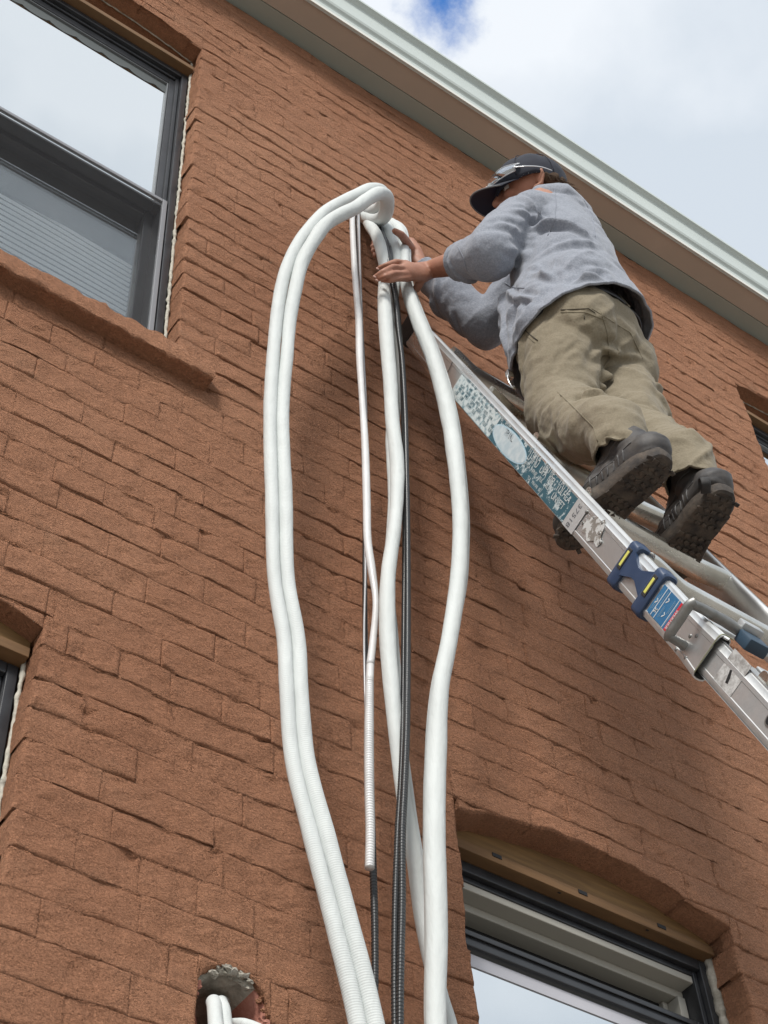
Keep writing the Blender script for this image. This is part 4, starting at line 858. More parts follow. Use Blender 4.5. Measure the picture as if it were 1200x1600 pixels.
for a, p1_, p2_ in ((anL, A3(1.572, -.560, 4.062), A3(1.564, -.450, 4.034)), (anR, A3(1.752, -.590, 4.062), A3(1.772, -.475, 4.034))): bd.cap([a, p1_, p2_], [.027, .024, .016])
# left hand lies across the front of the bundle, fingers pointing left and curling over its far edge
hL = [P(654, 426, -.209), P(640, 424, -.214), P(630, 425, -.216)]
bd.cap([wrL, hL[0], hL[1]], [.026, .031, .030], flat=.52, side=(0.1, 0, 1)); 
for base, mids in ((P(636, 412, -.214), [(618, 409, -.218, .0088), (604, 414, -.211, .0080), (592, 419, -.192, .0070)]),
                   (P(634, 420, -.216), [(614, 417, -.221, .0090), (599, 424, -.214, .0082), (587, 432, -.192, .0070)]),
                   (P(634, 428, -.214), [(616, 427, -.219, .0086), (602, 432, -.211, .0078), (590, 437, -.190, .0068)]),
                   (P(638, 435, -.209), [(622, 436, -.212, .0078), (609, 439, -.205, .0070), (597, 438, -.188, .0062)])):
    bd.cap([hL[0] * .5 + base * .5, base] + [P(u, v, y) for u, v, y, r in mids], [.0112, .0094] + [r * .9 for *_, r in mids], seg=10)
bd.cap([P(658, 434, -.20), P(655, 444, -.192), P(650, 452, -.178), P(645, 456, -.165)], [.0135, .0115, .0100, .0085], seg=10)      # thumb tucked below
# right hand comes from behind: palm on the right of the bundle, thumb over its top, fingers wrapped behind
bd.cap([wrR, P(645, 398, -.125), P(638, 384, -.125)], [.0265, .029, .026], flat=.62, side=(.2, -.8, .4))
bd.cap([P(641, 388, -.135), P(634, 376, -.160), P(627, 367, -.178), P(617, 361, -.182)], [.0145, .0125, .0110, .0088], seg=10)
for k, (u, v) in enumerate(((584, 378), (582, 385), (583, 392), (586, 399))):
    bd.cap([P(640, 384 + 6 * k, -.110), P(624, 380 + 6 * k, -.092), P(603, 378 + 6.5 * k, -.092), P(590, v - 2, -.105), P(u, v, -.126)], [.0120, .0095, .0090, .0082, .0070], seg=10)
V, Nn, Fc = bd.done(.0034, 2)
man = empty('person', A3(1.64, -.52, 4.0), label='worker in grey hoodie, dark cap and khaki trousers on the ladder, gripping the pipes', cat='person')
ORG[man] = A3(1.64, -.52, 4.0)
obj('body', V, Fc, skin, man)
# finger nails on the left hand
nailm = mat('finger_nail', (.50, .30, .24), .35)
for (u, v, y) in ((590, 420, -.197), (585.5, 432.5, -.1965), (589, 438, -.194)):
    bm = bmesh.new(); bmesh.ops.create_uvsphere(bm, u_segments=10, v_segments=6, radius=1); c = P(u, v, y)
    Vn = [c + A3(v_.co.x * .0052, v_.co.y * .0022, v_.co.z * .0042) for v_ in bm.verts]; obj('finger_nail', Vn, [[q.index for q in f.verts] for f in bm.faces], nailm, man); bm.free()
eye = mat('eye_white', (.6, .57, .54), .2); iris = mat('dark_iris', (.03, .02, .015), .2)
for sg in (-1, 1):
    bm = bmesh.new(); bmesh.ops.create_uvsphere(bm, u_segments=14, v_segments=10, radius=.0115); c = head + hf * .066 + hr * sg * .028 + hu * .008
    eo = obj('eye', [c + np.array(v_.co) for v_ in bm.verts], [[q.index for q in f.verts] for f in bm.faces], eye, man)
    obj('iris', [c + hf * .0075 + np.array(v_.co) * .45 for v_ in bm.verts], [[q.index for q in f.verts] for f in bm.faces], iris, eo); bm.free()
# ---- cloth materials
def cloth(name, a, b, weave, rough=.92, sheen=.25, wr=((22, .5, .008), (60, .35, .003))):
    m = mat(name, a, rough, var=b, vscale=230, vdetail=6, spec=.15, sheen=sheen, bump=[(s_, st, di, 4) for s_, st, di in wr] + [(weave, .35, .0008, 2)]); return m
hoodm = cloth('heather_grey_fleece', (.215, .235, .275), (.30, .32, .37), 520)
pantm = cloth('khaki_twill', (.205, .174, .122), (.248, .212, .152), 420, .85, .1)
# ---- trousers
tr = Blob()
tr.cap([pel + A3(0, 0, .20), pel + A3(0, 0, .09), pel], [.120, .132, .168], flat=.80, side=prt)
tr.ell(hiL + A3(-.002, -.040, -.035), (prt, pfw, UP), (.098, .098, .125)); tr.ell(hiR + A3(.004, -.040, -.030), (prt, pfw, UP), (.094, .098, .120))
tr.cap([hiL + A3(-.01, .0, -.02), hiL * .5 + knL * .5 + A3(-.005, .0, 0), knL + A3(0, .02, 0)], [.102, .092, .083]); tr.cap([knL + A3(0, .012, 0), knL * .5 + anL * .5 + A3(.0, .008, 0), anL + A3(.004, .010, .075), anL + A3(.003, .006, -.03)], [.081, .070, .060, .056])
tr.cap([hiR + A3(.004, 0, -.02), hiR * .5 + knR * .5 + A3(.014, 0, 0), knR + A3(.004, .01, 0)], [.098, .090, .080]); tr.cap([knR + A3(.004, .01, 0), knR * .5 + anR * .5 + A3(.012, .0, 0), anR + A3(.008, .008, .075), anR + A3(.006, .004, -.03)], [.078, .067, .058, .055])
V, Nn, Fc = tr.done(.0048, 3)
def wrinkle(p, ax, s_along, s_across, o):
    """sharp creases stretched along the direction ax"""
    a = float(p @ ax); q = p - ax * a; w = .25 * nz3(p, (5, 5, 5), o)
    v = Vector((q[0] * s_across + w * 2, q[1] * s_across + o, q[2] * s_across + a * s_along + w))
    n = noise.noise(v); m = max(0, .35 + noise.noise(Vector((p[0] * 6 + o, p[1] * 6, p[2] * 6))) * 1.6)
    return (max(0, 1 - abs(n) * 3.2)) ** 1.5 * min(m, 1)
def foldset(axis_a, axis_b, rad, n, seed, tilt, w, h):
    """diagonal wrinkle lines wrapped round a limb from a to b"""
    r_ = random.Random(seed); o_ = []; a, b = np.asarray(axis_a), np.asarray(axis_b); ax = unit(b - a); e1 = unit(np.cross(ax, (0.1, 1, 0.2))); e2 = np.cross(ax, e1)
    for k in range(n):
        t0 = r_.uniform(0.0, 1.0); ph = r_.uniform(0, 2 * math.pi); span = r_.uniform(1.0, 2.3); dt = tilt * r_.uniform(.3, 1.2) * (1 if r_.random() < .72 else -1); R = rad
        pts = [a + (b - a) * (t0 + dt * (q - .5)) + R * (e1 * math.cos(ph + span * q) + e2 * math.sin(ph + span * q)) for q in np.linspace(0, 1, 7)]
        o_.append((pts, w * r_.uniform(.7, 1.3), h * r_.uniform(.5, 1.2)))
    return o_
FS = foldset(hiL + A3(0, 0, .03), knL, .098, 13, 8, .42, .0095, .0085) + foldset(knL, anL + A3(0, 0, .06), .080, 13, 4, .34, .0085, .0080) + foldset(hiR + A3(0, 0, .03), knR, .094, 11, 5, .42, .0095, .0085) + foldset(knR, anR + A3(0, 0, .06), .075, 13, 6, .34, .0085, .0080)
FS += [([P(u, v, y) for u, v, y in l], w, h) for l, w, h in (
    ([(905, 600, -.52), (930, 560, -.52), (945, 545, -.5), (970, 555, -.49)], .010, .012), ([(850, 560, -.52), (900, 575, -.54), (935, 600, -.54)], .010, .011), ([(860, 615, -.5), (905, 607, -.52), (935, 620, -.53), (955, 650, -.53)], .009, .012),
    ([(880, 520, -.55), (915, 560, -.55), (935, 600, -.54)], .009, -.005), ([(835, 580, -.49), (880, 590, -.52), (925, 625, -.52)], .009, .009), ([(920, 700, -.56), (955, 690, -.58), (985, 700, -.6)], .008, .012), ([(1030, 740, -.6), (1060, 730, -.62), (1085, 735, -.62)], .008, .010))]
V = fold(V, Nn, [(p, w, h * 1.45) for p, w, h in FS])
WA, WB = unit((.75, -.35, -.55)), unit((-.6, .2, -.75))
V = V + Nn * (np.array([  .0105 * wrinkle(p, WA, 2.5, 11, 3) + .0080 * wrinkle(p, WB, 3, 17, 9) + .0035 * nz3(p, (14, 14, 26), 3) + .0018 * nz3(p, (40, 40, 60), 5) for p in V]))[:, None]
V, Nn, Fc = cut(V, Fc, [(pel + A3(0, 0, .075), (0, 0, 1), None), ((anL + A3(0, 0, -.022)), A3(.02, .30, -1), .17), ((anR + A3(0, 0, -.022)), A3(.02, .30, -1), .17)])
trou = obj('trousers', V, Fc, pantm, man); sm = trou.modifiers.new('thickness', 'SOLIDIFY'); sm.thickness = .004; sm.offset = -1
# ---- hoodie
hd = Blob()
tw = A3(1.745, -.410, 4.90)
hd.cap([tw + A3(0, 0, -.14), tw, A3(1.742, -.412, 5.04), A3(1.730, -.425, 5.20), A3(1.722, -.432, 5.33)], [.214, .206, .168, .147, .118], flat=.87, side=unit(prt * .7 + srt * .3))
hd.ell(A3(1.655, -.345, 4.93), (prt, pfw, UP), (.105, .075, .15))                                    # cloth hanging loose in front
hd.ell(A3(1.722, -.445, 5.20), (srt, sfw, UP), (.130, .110, .16)); hd.ell(A3(1.775, -.43, 5.04), (srt, sfw, UP), (.12, .105, .16)); hd.ell(A3(1.70, -.495, 4.92), (prt, pfw, UP), (.125, .085, .11))
hd.cap([shL + A3(.0, -.005, .0), A3(1.725, -.445, 5.370), shR + A3(0, -.01, 0)], [.067, .080, .074])
hd.cap([shL + A3(.01, 0, .005), shL * .5 + elL * .5 + A3(-.006, 0, .01), elL + A3(-.002, .0, .005)], [.068, .068, .064]); hd.cap([elL, elL * .62 + wrL * .38], [.066, .052]); hd.cap([elL * .62 + wrL * .38, elL * .50 + wrL * .50], [.052, .046], round_=False)
hd.cap([shR, shR * .5 + elR * .5, elR], [.080, .068, .060]); hd.cap([elR, elR * .6 + wrR * .4, elR * .2 + wrR * .8], [.060, .053, .040]); hd.cap([elR * .2 + wrR * .8, elR * .08 + wrR * .92], [.036, .034], round_=False)
hd.ell(A3(1.742, -.462, 5.405), (srt, sfw, UP), (.100, .072, .055))
# the hood lying on the back of the neck
hb = A3(1.745, -.490, 5.41)
hd.cap([neck + A3(-.055, -.035, -.01), hb + A3(-.05, -.02, .0), hb + A3(.02, .0, .0), hb + A3(.075, .055, .01), neck + A3(.09, .03, .0)], [.028, .036, .042, .036, .030]); hd.ell(hb + A3(.035, -.002, -.05), (srt, sfw, UP), (.065, .036, .075))
V, Nn, Fc = hd.done(.0048, 3)
FH = foldset(shL, elL, .073, 10, 11, .5, .010, .010) + foldset(elL + A3(0, 0, .03), elL * .5 + wrL * .5, .058, 5, 12, .3, .008, .007) + foldset(shR, elR, .066, 8, 13, .5, .010, .010) + foldset(elR, wrR, .050, 12, 14, .35, .0085, .0085) + foldset(A3(1.735, -.425, 5.30), A3(1.742, -.41, 4.84), .150, 9, 15, .30, .012, .0095)
def PL(l): return [P(u, v, y) for u, v, y in l]
FH += [(PL([(800, 300, -.52), (835, 305, -.56), (865, 330, -.57), (870, 365, -.56), (845, 395, -.52)]), .010, .010), (PL([(770, 345, -.46), (800, 360, -.49), (825, 390, -.49), (832, 420, -.46)]), .010, .013), (PL([(775, 335, -.47), (815, 345, -.52), (845, 375, -.53)]), .008, -.010),
       (PL([(820, 415, -.44), (860, 400, -.54), (905, 405, -.58), (950, 430, -.58)]), .011, .013), (PL([(830, 430, -.45), (875, 425, -.55), (925, 435, -.57), (965, 470, -.56)]), .010, .012), (PL([(865, 320, -.57), (868, 350, -.57), (858, 385, -.55)]), .007, -.005),
       (PL([(870, 340, -.58), (905, 360, -.59), (935, 400, -.56)]), .010, .009), (PL([(790, 455, -.36), (815, 470, -.42), (860, 455, -.54)]), .008, .009), (PL([(780, 440, -.34), (790, 500, -.34), (796, 560, -.32)]), .012, .010), (PL([(812, 470, -.42), (806, 510, -.38), (805, 560, -.35)]), .012, -.008)]
V = fold(V, Nn, [(p, w, h * 1.2) for p, w, h in FH])
V = V + Nn * (np.array([.0110 * wrinkle(p, unit((.6, -.5, .35)), 2.0, 9, 23) + .0050 * wrinkle(p, unit((-.7, .3, -.5)), 3, 14, 29) + .0045 * nz3(p, (11, 11, 18), 7) + .0018 * nz3(p, (38, 38, 38), 5) for p in V]))[:, None]
hA, hB, hR_ = P(794, 580, -.30), P(890, 450, -.545), P(1002, 554, -.43)
hn = np.cross(hB - hA, hR_ - hA); hn = hn if hn[2] < 0 else -hn
V, Nn, Fc = cut(V, Fc, [(hB + unit(hn) * .0, hn, .42)])
hood = obj('hoodie', V, Fc, hoodm, man); sm = hood.modifiers.new('thickness', 'SOLIDIFY'); sm.thickness = .006; sm.offset = -1
# ---- things laid on the cloth: seams, belt, pockets
from mathutils.bvhtree import BVHTree
def bvh_of(V, Fc): return BVHTree.FromPolygons([Vector(v) for v in V], Fc)
def lay(bv, pix, off=.0006):
    o_ = []
    for (u, v) in pix:
        r = raydir(u, v); r = r / np.linalg.norm(r); h = bv.ray_cast(Vector(EYE), Vector(r), 20)
        if h[0] is not None: o_.append(np.array(h[0]) - r * off)
    return o_
def dens(pix, n=7):
    o_ = []
    for a, b in zip(pix[:-1], pix[1:]):
        for t in np.linspace(0, 1, n, endpoint=False): o_.append((a[0] * (1 - t) + b[0] * t, a[1] * (1 - t) + b[1] * t))
    return o_ + [pix[-1]]
def seam(name, bv, pix, r, m, parent, flat=.6):
    p = lay(bv, dens(pix));
    if len(p) < 3: return
    pa, q = spline(p, .008); V_, F_ = tube(pa, np.full(len(pa), r), 6, flat=flat); obj(name, V_, F_, m, parent)
tv = np.zeros(len(trou.data.vertices) * 3); trou.data.vertices.foreach_get('co', tv); tv = tv.reshape(-1, 3) + org(man); bt_ = bvh_of(tv, [list(p.vertices) for p in trou.data.polygons])
hv = np.zeros(len(hood.data.vertices) * 3); hood.data.vertices.foreach_get('co', hv); hv = hv.reshape(-1, 3) + org(man); bh_ = bvh_of(hv, [list(p.vertices) for p in hood.data.polygons])
seamm = mat('khaki_seam', (.20, .172, .118), .9); dkm = mat('dark_pocket_edge', (.05, .042, .03), .9); hseam = mat('grey_rib_seam', (.26, .28, .325), .9)
for pix, r, m in (([(871, 612), (900, 640), (927, 667), (934, 690)], .0016, seamm), ([(876, 484), (920, 482), (930, 489)], .0015, dkm), ([(876, 488), (915, 488), (945, 500)], .0012, seamm), ([(913, 493), (913, 499)], .0012, dkm),
                  ([(817, 490), (812, 500), (813, 510), (826, 521), (840, 532)], .0020, dkm), ([(813, 492), (808, 508), (822, 524), (836, 536)], .0011, seamm), ([(939, 486), (949, 520), (953, 560), (938, 580)], .0015, seamm), ([(925, 482), (985, 520), (1004, 560)], .0012, seamm)):
    seam('seam', bt_, pix, r, m, trou)
for pix, r in (([(866, 292), (869, 320), (866, 345), (856, 368)], .0020), ([(789, 442), (800, 449), (820, 450)], .0016), ([(905, 300), (925, 335), (930, 370)], .0016), ([(716, 386), (724, 402), (730, 424)], .0018)):
    seam('seam', bh_, pix, r, hseam, hood)
# ribbed cuff on the pushed-up sleeve
for lim, j0, j1, r0 in (((.46, .52), elL, wrL, .0470), ((.84, .93), elR, wrR, .0345)):
    c0, c1 = j0 + (j1 - j0) * lim[0], j0 + (j1 - j0) * lim[1]; pa = [c0 + (c1 - c0) * t for t in np.linspace(0, 1, 10)]
    V_, F_ = tube(pa, np.array([r0 * (1 + .018 * (i % 2)) for i in range(10)]), 36); V_ = [p + unit(p - (c0 + c1) / 2) * (.0008 * ((i % 36) % 2)) for i, p in enumerate(V_)]; obj('cuff', V_, F_, hoodm, hood)
# belt, following the hem
bc = pel + A3(0, -.004, .034); bn = unit(-unit(hn)); be1 = unit(prt - bn * (prt @ bn)); be2 = np.cross(bn, be1); pa = []
for k in range(49):
    a = 2 * math.pi * k / 48; d = be1 * math.cos(a) + be2 * math.sin(a); h_ = bt_.ray_cast(Vector(bc + d * .5), Vector(-d), .5)
    R = (np.array(h_[0]) - bc) @ d if h_[0] is not None else .15
    pa.append((a, R))
Rm = np.array([r for a, r in pa[:-1]]); Rm = (Rm + np.roll(Rm, 1) + np.roll(Rm, -1) + np.roll(Rm, 2) + np.roll(Rm, -2)) / 5
for k in range(48):      # keep the belt inside the hoodie where the hem covers it
    a = 2 * math.pi * k / 48; d = be1 * math.cos(a) + be2 * math.sin(a)
    for dz in (-.02, 0, .02):
        h_ = bh_.ray_cast(Vector(bc + bn * dz), Vector(d), .4)
        if h_[0] is not None: Rm[k] = min(Rm[k], (np.array(h_[0]) - bc) @ d - .0165)
V_ = []
for k in range(48):
    a = 2 * math.pi * k / 48; d = be1 * math.cos(a) + be2 * math.sin(a)
    for (dr, dz) in ((.003, -.019), (.0075, -.018), (.0075, .018), (.003, .019)): V_.append(bc + d * (Rm[k] + dr) + bn * dz)
F_ = [(4 * k + j, 4 * k + (j + 1) % 4, 4 * ((k + 1) % 48) + (j + 1) % 4, 4 * ((k + 1) % 48) + j) for k in range(48) for j in range(4)]
belt = obj('belt', V_, F_, mat('black_leather_belt', (.015, .014, .016), .5), man)
for u, v in ((874, 470), (985, 520)):
    r = raydir(u, v); r = unit(r); t = ((bc - EYE) @ r); best = min(range(48), key=lambda k: np.linalg.norm(np.cross((bc + (be1 * math.cos(2 * math.pi * k / 48) + be2 * math.sin(2 * math.pi * k / 48)) * Rm[k]) - EYE, r)) + (0 if ((be1 * math.cos(2 * math.pi * k / 48) + be2 * math.sin(2 * math.pi * k / 48)) @ r) < 0 else 1))
    a = 2 * math.pi * best / 48; d = be1 * math.cos(a) + be2 * math.sin(a); MB().obox(bc + d * (Rm[best] + .0075), np.cross(bn, d), d, bn, (.006, .0016, .023), .001).build('belt_loop', pantm, trou)
# ---- boots
bootm = mat('dark_work_boot', (.040, .038, .040), .62, var=(.085, .075, .066), vscale=22, bump=[(60, .5, .002, 5), (260, .3, .0006, 3)])
solem = mat('dirty_boot_sole', (.030, .026, .024), .8, var=(.10, .078, .060), vscale=35, bump=[(80, .7, .003, 5)]); trimm = mat('boot_panel', (.075, .072, .072), .5)
def boot(heel, toe, shin, tab, lean):
    f = unit(toe - heel); f[2] = 0; f = unit(f); r = unit(np.cross(f, UP)); Lf = np.linalg.norm((toe - heel)[:2]); z0 = heel[2]
    q = lambda t, s, z: heel * A3(1, 1, 0) + f * t * Lf + r * s + UP * (z0 + z)
    b = Blob()
    for t, w, h in ((.12, .041, .062), (.25, .042, .070), (.40, .042, .068), (.55, .045, .058), (.70, .050, .046), (.84, .047, .036)): b.ell(q(t, 0, .028 + h * .42), (r, f, UP), (w, .045, h * .62))
    b.cap([q(.17, 0, .05), q(.22, 0, .085), shin * .5 + q(.27, 0, .12) * .5, shin + A3(0, 0, .015)], [.040, .041, .041, .040], flat=1.1, side=r)
    b.cap([q(.55, 0, .075), q(.36, 0, .115), q(.27, 0, .16)], [.030, .034, .036])
    V, Nn, Fc = b.done(.005, 3); V = V + Nn * np.array([.0022 * nz3(p, (30, 30, 30), 2) + .003 * max(0, 1 - abs(nz3(p, (9, 9, 34), 4)) * 5) for p in V])[:, None]
    bo = obj('boot', V, Fc, bootm, man); bv = bvh_of(V, Fc)
    # sole: outline swept up in three layers, lugs beneath
    out_ = []
    for k in range(44):
        a = 2 * math.pi * k / 44; c, s_ = math.cos(a), math.sin(a); t = .5 - .5 * c; w = np.interp(t, [0, .1, .25, .45, .68, .85, 1], [.036, .043, .043, .038, .053, .049, .034])
        out_.append((t, w * (abs(s_) ** .55) * np.sign(s_)))
    V_ = []; lay_ = [(.0, .93), (.004, 1.0), (.018, 1.02), (.026, .985), (.034, .95)]
    for z, g in lay_: V_ += [q(.5 + (t - .5) * (1.0 + (g - 1) * .6) * 1.02, s_ * g + .0012 * (k % 2) * (1 if .003 < z < .02 else 0), z + .010 * max(0, t - .78) / .22) for k, (t, s_) in enumerate(out_)]
    n = 44; F_ = [(i * n + j, i * n + (j + 1) % n, (i + 1) * n + (j + 1) % n, (i + 1) * n + j) for i in range(4) for j in range(n)] + [tuple(range(n))[::-1], tuple(4 * n + j for j in range(n))]
    so = MB().add(V_, F_).build('sole', solem, bo, smooth=True)
    lug = MB(); rr_2 = random.Random(3)
    for i in range(15):
        for j in range(-3, 4):
            t = .06 + i * .063; w = np.interp(t, [0, .1, .25, .45, .68, .85, 1], [.036, .043, .043, .038, .053, .049, .034]) - .007; s_ = j * .0155 + (.0078 if i % 2 else 0)
            if abs(s_) > w or .36 < t < .43: continue
            a = rr_2.uniform(-.7, .7); lug.obox(q(t, s_, -.0008 + .010 * max(0, t - .78) / .22), r * math.cos(a) + f * math.sin(a), f * math.cos(a) - r * math.sin(a), UP, (.0056, .0042, .0018), .0008)
    o_ = lug.build('lugs', solem, bo); o_['kind'] = 'stuff'
    # collar, side ribs, pull tab, laces
    for z_, rad in ((.150, .050),):
        pass
    sd = -1
    for k in range(7):
        t = .22 + k * .05; pts = []
        for zz, tt in ((.036, t + .03), (.048, t + .012), (.060, t)):
            h_ = bv.ray_cast(Vector(q(tt, sd * .2, zz)), Vector(r * -sd), .3)
            if h_[0] is not None: pts.append(np.array(h_[0]))
        if len(pts) > 2: obj('side_rib', *tube(spline(pts, .004)[0], .0022, 6), trimm, bo)
    for zz, nm in ((.068, 'stitch_band'), (.105, 'stitch_band')):
        pts = []
        for t in np.linspace(.14, .62, 12):
            h_ = bv.ray_cast(Vector(q(t, sd * .2, zz - .03 * t)), Vector(r * -sd), .3)
            if h_[0] is not None: pts.append(np.array(h_[0]))
        if len(pts) > 3: obj(nm, *tube(spline(pts, .005)[0], .0014, 6), trimm, bo)
    T_ = P(*tab); d = unit(T_ - shin); d[2] *= .4; d = unit(d); w_ = unit(np.cross(d, UP))
    pa, _ = spline([T_ - d * .022 - UP * .012, T_ - d * .004 + UP * .006, T_ + d * .010 + UP * .004, T_ + d * .008 - UP * .012, T_ - d * .016 - UP * .028], .003)
    obj('pull_tab', *tube(pa, .0095, 10, flat=.22, up=tuple(np.cross(w_, d))), M['blacksoft'], bo)
    for k in range(5):
        c0 = q(.60 - k * .055, -.018, .078 + k * .016); c1 = q(.57 - k * .055, .018, .080 + k * .016); h0 = bv.find_nearest(Vector(c0)); h1 = bv.find_nearest(Vector(c1)); hm = bv.find_nearest(Vector((c0 + c1) / 2 + UP * .02))
        obj('lace', *tube(spline([np.array(h0[0]), np.array(hm[0]) + UP * .002, np.array(h1[0])], .004)[0], .0022, 6), M['blacksoft'], bo)
    return bo
boot(A3(1.582, -.650, 4.004), A3(1.556, -.368, 4.004), anL, (1034, 697, -.625), 0)
boot(A3(1.734, -.652, 4.004), A3(1.778, -.385, 4.004), anR, (1100, 752, -.64), 0)
# ---- cap
navy = mat('navy_twill_cap', (.012, .015, .027), .85, var=(.018, .022, .036), vscale=60, sheen=.03, bump=[(420, .4, .0008, 2), (25, .3, .003, 3)]); navyd = mat('navy_brim_underside', (.010, .012, .030), .75)
cc = head + hu * .022 - hf * .006; n1, n2 = 36, 14; V_ = []
for j in range(n2 + 1):
    ph = math.radians(-8 + 98 * j / n2)
    for k in range(n1):
        th = 2 * math.pi * k / n1; pan = 1 - .012 * max(0, 1 - abs(((k % 6) - 0)) / 1.0) if j < n2 else 1
        low = (-.012 * math.cos(th) ** 2 if j == 0 else 0) - (.012 if (j <= 1 and math.cos(th) < -.3) else 0)
        V_.append(cc + pan * (hf * .103 * math.cos(th) * math.cos(ph) + hr * .0845 * math.sin(th) * math.cos(ph)) + hu * (.097 * math.sin(ph) + low + .002 * math.sin(k)))
F_ = [(j * n1 + k, j * n1 + (k + 1) % n1, (j + 1) * n1 + (k + 1) % n1, (j + 1) * n1 + k) for j in range(n2) for k in range(n1)]
capo = obj('cap', V_, F_, navy, man); sm = capo.modifiers.new('thickness', 'SOLIDIFY'); sm.thickness = .003; sm.offset = 1
V_ = []; nb, mb_ = 18, 10
for layer in (0, 1):
    for i in range(nb + 1):
        th = math.radians(-62 + 124 * i / nb)
        for j in range(mb_ + 1):
            t = j / mb_; ex = .073 * (math.cos(th * .95) ** .55) * t
            p0 = cc + hf * (.100 * math.cos(th) + ex) + hr * (.083 * math.sin(th) * (1 + .06 * t)) + hu * (-.008 - .018 * math.sin(th) ** 2 * (1.0 + .5 * t) - .012 * t ** 1.5)
            V_.append(p0 + hu * (.0028 if layer else 0))
Lb = (nb + 1) * (mb_ + 1); F_ = []
for i in range(nb):
    for j in range(mb_):
        a = i * (mb_ + 1) + j; F_ += [(a, a + 1, a + mb_ + 2, a + mb_ + 1), (Lb + a, Lb + a + mb_ + 1, Lb + a + mb_ + 2, Lb + a + 1)]
edge = [i * (mb_ + 1) for i in range(nb + 1)]; 
F_ += [((i) * (mb_ + 1) + mb_, (i + 1) * (mb_ + 1) + mb_, Lb + (i + 1) * (mb_ + 1) + mb_, Lb + i * (mb_ + 1) + mb_) for i in range(nb)]
F_ += [(j, Lb + j, Lb + j + 1, j + 1) for j in range(mb_)] + [(nb * (mb_ + 1) + j, nb * (mb_ + 1) + j + 1, Lb + nb * (mb_ + 1) + j + 1, Lb + nb * (mb_ + 1) + j) for j in range(mb_)]
br = obj('brim', V_, F_, [navyd, navy], capo); br.data.polygons.foreach_set('material_index', [1 if all(q_ >= Lb for q_ in f) else 0 for f in F_])
pa = [cc + hf * (.100 * math.cos(math.radians(th)) + .073 * (math.cos(math.radians(th) * .95) ** .55)) + hr * (.088 * math.sin(math.radians(th))) + hu * (-.0185 - .027 * math.sin(math.radians(th)) ** 2) for th in range(-60, 61, 6)]
obj('brim_edge', *tube(np.array(pa), .0022, 8), mat('grey_brim_piping', (.16, .165, .17), .7), capo)
obj('cap_button', *tube(np.array([cc + hu * .096, cc + hu * .102]), [.006, .005], 12), navy, capo)
for k in range(6):
    th = 2 * math.pi * k / 6; pa = [cc + 1.004 * (hf * .104 * math.cos(th) * math.cos(math.radians(ph)) + hr * .0855 * math.sin(th) * math.cos(math.radians(ph))) + hu * .0985 * math.sin(math.radians(ph)) for ph in range(-4, 91, 8)]
    obj('cap_seam', *tube(np.array(pa), .0011, 6), navyd, capo)
# ---- hair showing below the cap at the back and side
hairm = mat('brown_hair', (.05, .030, .019), .85, var=(.085, .055, .036), vscale=60, spec=.2); hb_ = Blob()
for th in range(114, 256, 15):
    a = math.radians(th); hb_.ell(cc + hf * .086 * math.cos(a) + hr * .070 * math.sin(a) - hu * .022, (hf, hr, hu), (.020, .020, .022), 2)
V_, Nn, Fc = hb_.done(.004, 1); V_ = V_ + Nn * np.array([.004 * nz3(p, (90, 90, 30), 3) for p in V_])[:, None]; ha = obj('hair', V_, Fc, hairm, man)
rr = random.Random(9); tf = MB()
for k in range(150):
    a = math.radians(rr.uniform(112, 256)); c0 = cc + hf * .098 * math.cos(a) + hr * .080 * math.sin(a) - hu * rr.uniform(.012, .030); o_ = unit(hf * math.cos(a) + hr * math.sin(a))
    L_ = rr.uniform(.018, .042) * (1.25 if math.cos(a) < -.5 else .7); pts = [c0 - o_ * .006, c0 + o_ * L_ * .25 - hu * L_ * .35, c0 + o_ * L_ * rr.uniform(.3, .75) - hu * L_ * .75 + hr * rr.uniform(-.006, .006)]
    pa, _ = spline(pts, .006); tf.add(*tube(pa, np.linspace(.0014, .0003, len(pa)), 4))
to = tf.build('hair_strands', hairm, ha); to['kind'] = 'stuff'
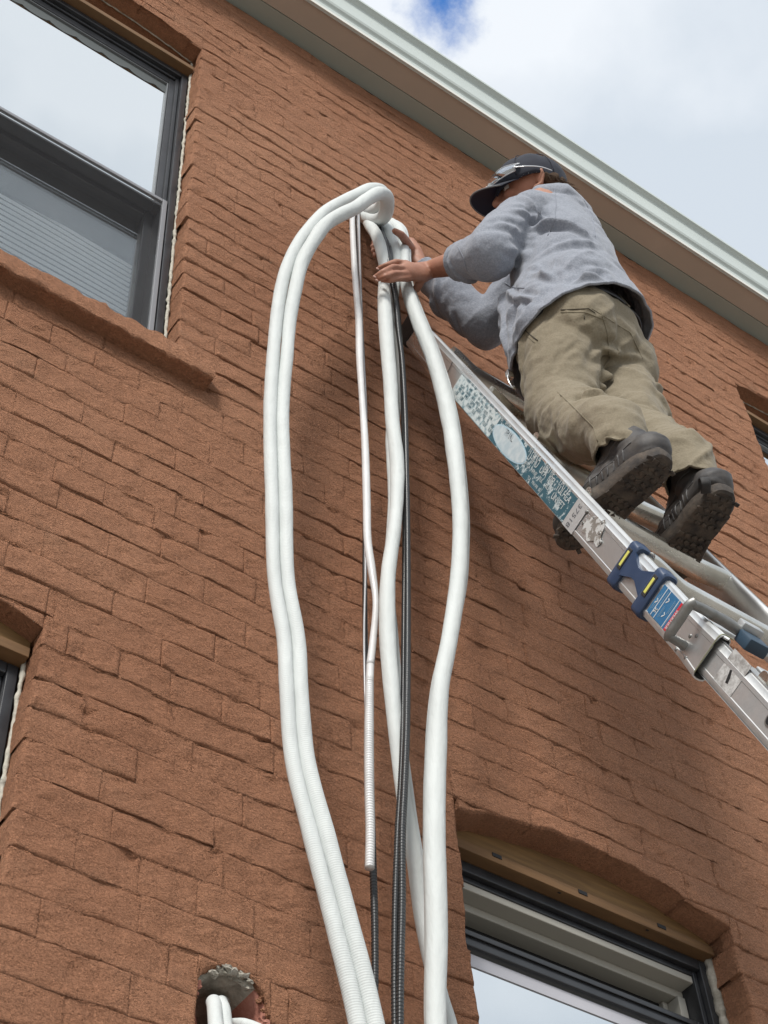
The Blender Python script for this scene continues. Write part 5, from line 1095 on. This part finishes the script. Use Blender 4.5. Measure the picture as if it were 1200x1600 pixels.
# ---- safety glasses pushed up on the cap
lens = glass_mat('clear_polycarbonate_lens', (.95, .97, 1.0), .42, rough=.05, body=(.86, .88, .90)); fr = mat('clear_glasses_frame', (.50, .52, .55), .15, spec=.8)
gl = empty('safety_glasses', cc + hf * .10 + hu * .03, label="clear wraparound safety glasses pushed up on the worker's dark cap", cat='glasses')
gc_ = cc + hf * .006 + hu * .020
for sg in (-1, 1):
    V_ = []; nn_, mm = 12, 6
    for lay_ in (0, 1):
        for i in range(nn_ + 1):
            th = math.radians(sg * (4 + 60 * i / nn_)); t = i / nn_; hh = .021 * (1 - .55 * t ** 2) * (1 - .4 * (1 - t) ** 6)
            for j in range(mm + 1):
                s_ = (j / mm - .5) * 2; R = 1.0 - .05 * s_ ** 2 - .002 * lay_
                V_.append(gc_ + (hf * .1155 * math.cos(th) + hr * .0965 * math.sin(th)) * R + hu * (s_ * hh - .010 * t + .004 * (1 if s_ > 0 else 0)) - hf * (.016 * max(s_, 0)))
    Lg = (nn_ + 1) * (mm + 1); F_ = []
    for i in range(nn_):
        for j in range(mm): a = i * (mm + 1) + j; F_ += [(a, a + 1, a + mm + 2, a + mm + 1), (Lg + a, Lg + a + mm + 1, Lg + a + mm + 2, Lg + a + 1)]
    obj('lens', V_, F_, lens, gl)
    rim = [V_[i * (mm + 1)] for i in range(nn_ + 1)] + [V_[nn_ * (mm + 1) + j] for j in range(1, mm + 1)] + [V_[i * (mm + 1) + mm] for i in range(nn_ - 1, -1, -1)]
    obj('lens_rim', *tube(spline(rim, .004)[0], .0016, 6), fr, gl)
    e0 = gc_ + (hf * .1155 * math.cos(math.radians(62)) + hr * sg * .0965 * math.sin(math.radians(62))) - hu * .010
    pa, _ = spline([e0, gc_ + hf * .02 + hr * sg * .0935 - hu * .016, gc_ - hf * .02 + hr * sg * .0925 - hu * .022, gc_ - hf * .05 + hr * sg * .086 - hu * .032], .005)
    obj('temple_arm', *tube(pa, np.linspace(.0040, .0024, len(pa)), 8, flat=.5), fr, gl)
obj('nose_bridge', *tube(np.array([gc_ + hf * .1165 + hr * s_ - hu * (.004 + abs(s_) * .8) for s_ in (-.009, -.004, 0, .004, .009)]), .0022, 8), fr, gl)
# ---- metal clip hanging under the hoodie's front hem
ck = empty('tool_clip', P(796, 592, -.318), label="small shiny metal clip hanging below the hoodie's front hem beside the thigh", cat='clip'); cm = P(797, 590, -.318)
k_ = MB(); k_.obox(cm + UP * .012, lx, (0, 1, 0), UP, (.0085, .006, .012), .002); k_.build('clip_head', M['alubright'], ck, smooth=True)
pa, _ = spline([cm + UP * .004 - lx * .005, cm - UP * .020 - lx * .005, cm - UP * .036 + lx * .001, cm - UP * .040 + lx * .006, cm - UP * .030 + lx * .008], .003)
obj('clip_hook', *tube(pa, .0045, 8, flat=.5), M['alubright'], ck)
for o in list(bpy.data.objects):      # each copy of a look-alike mesh keeps plain names; nothing else to do
    pass
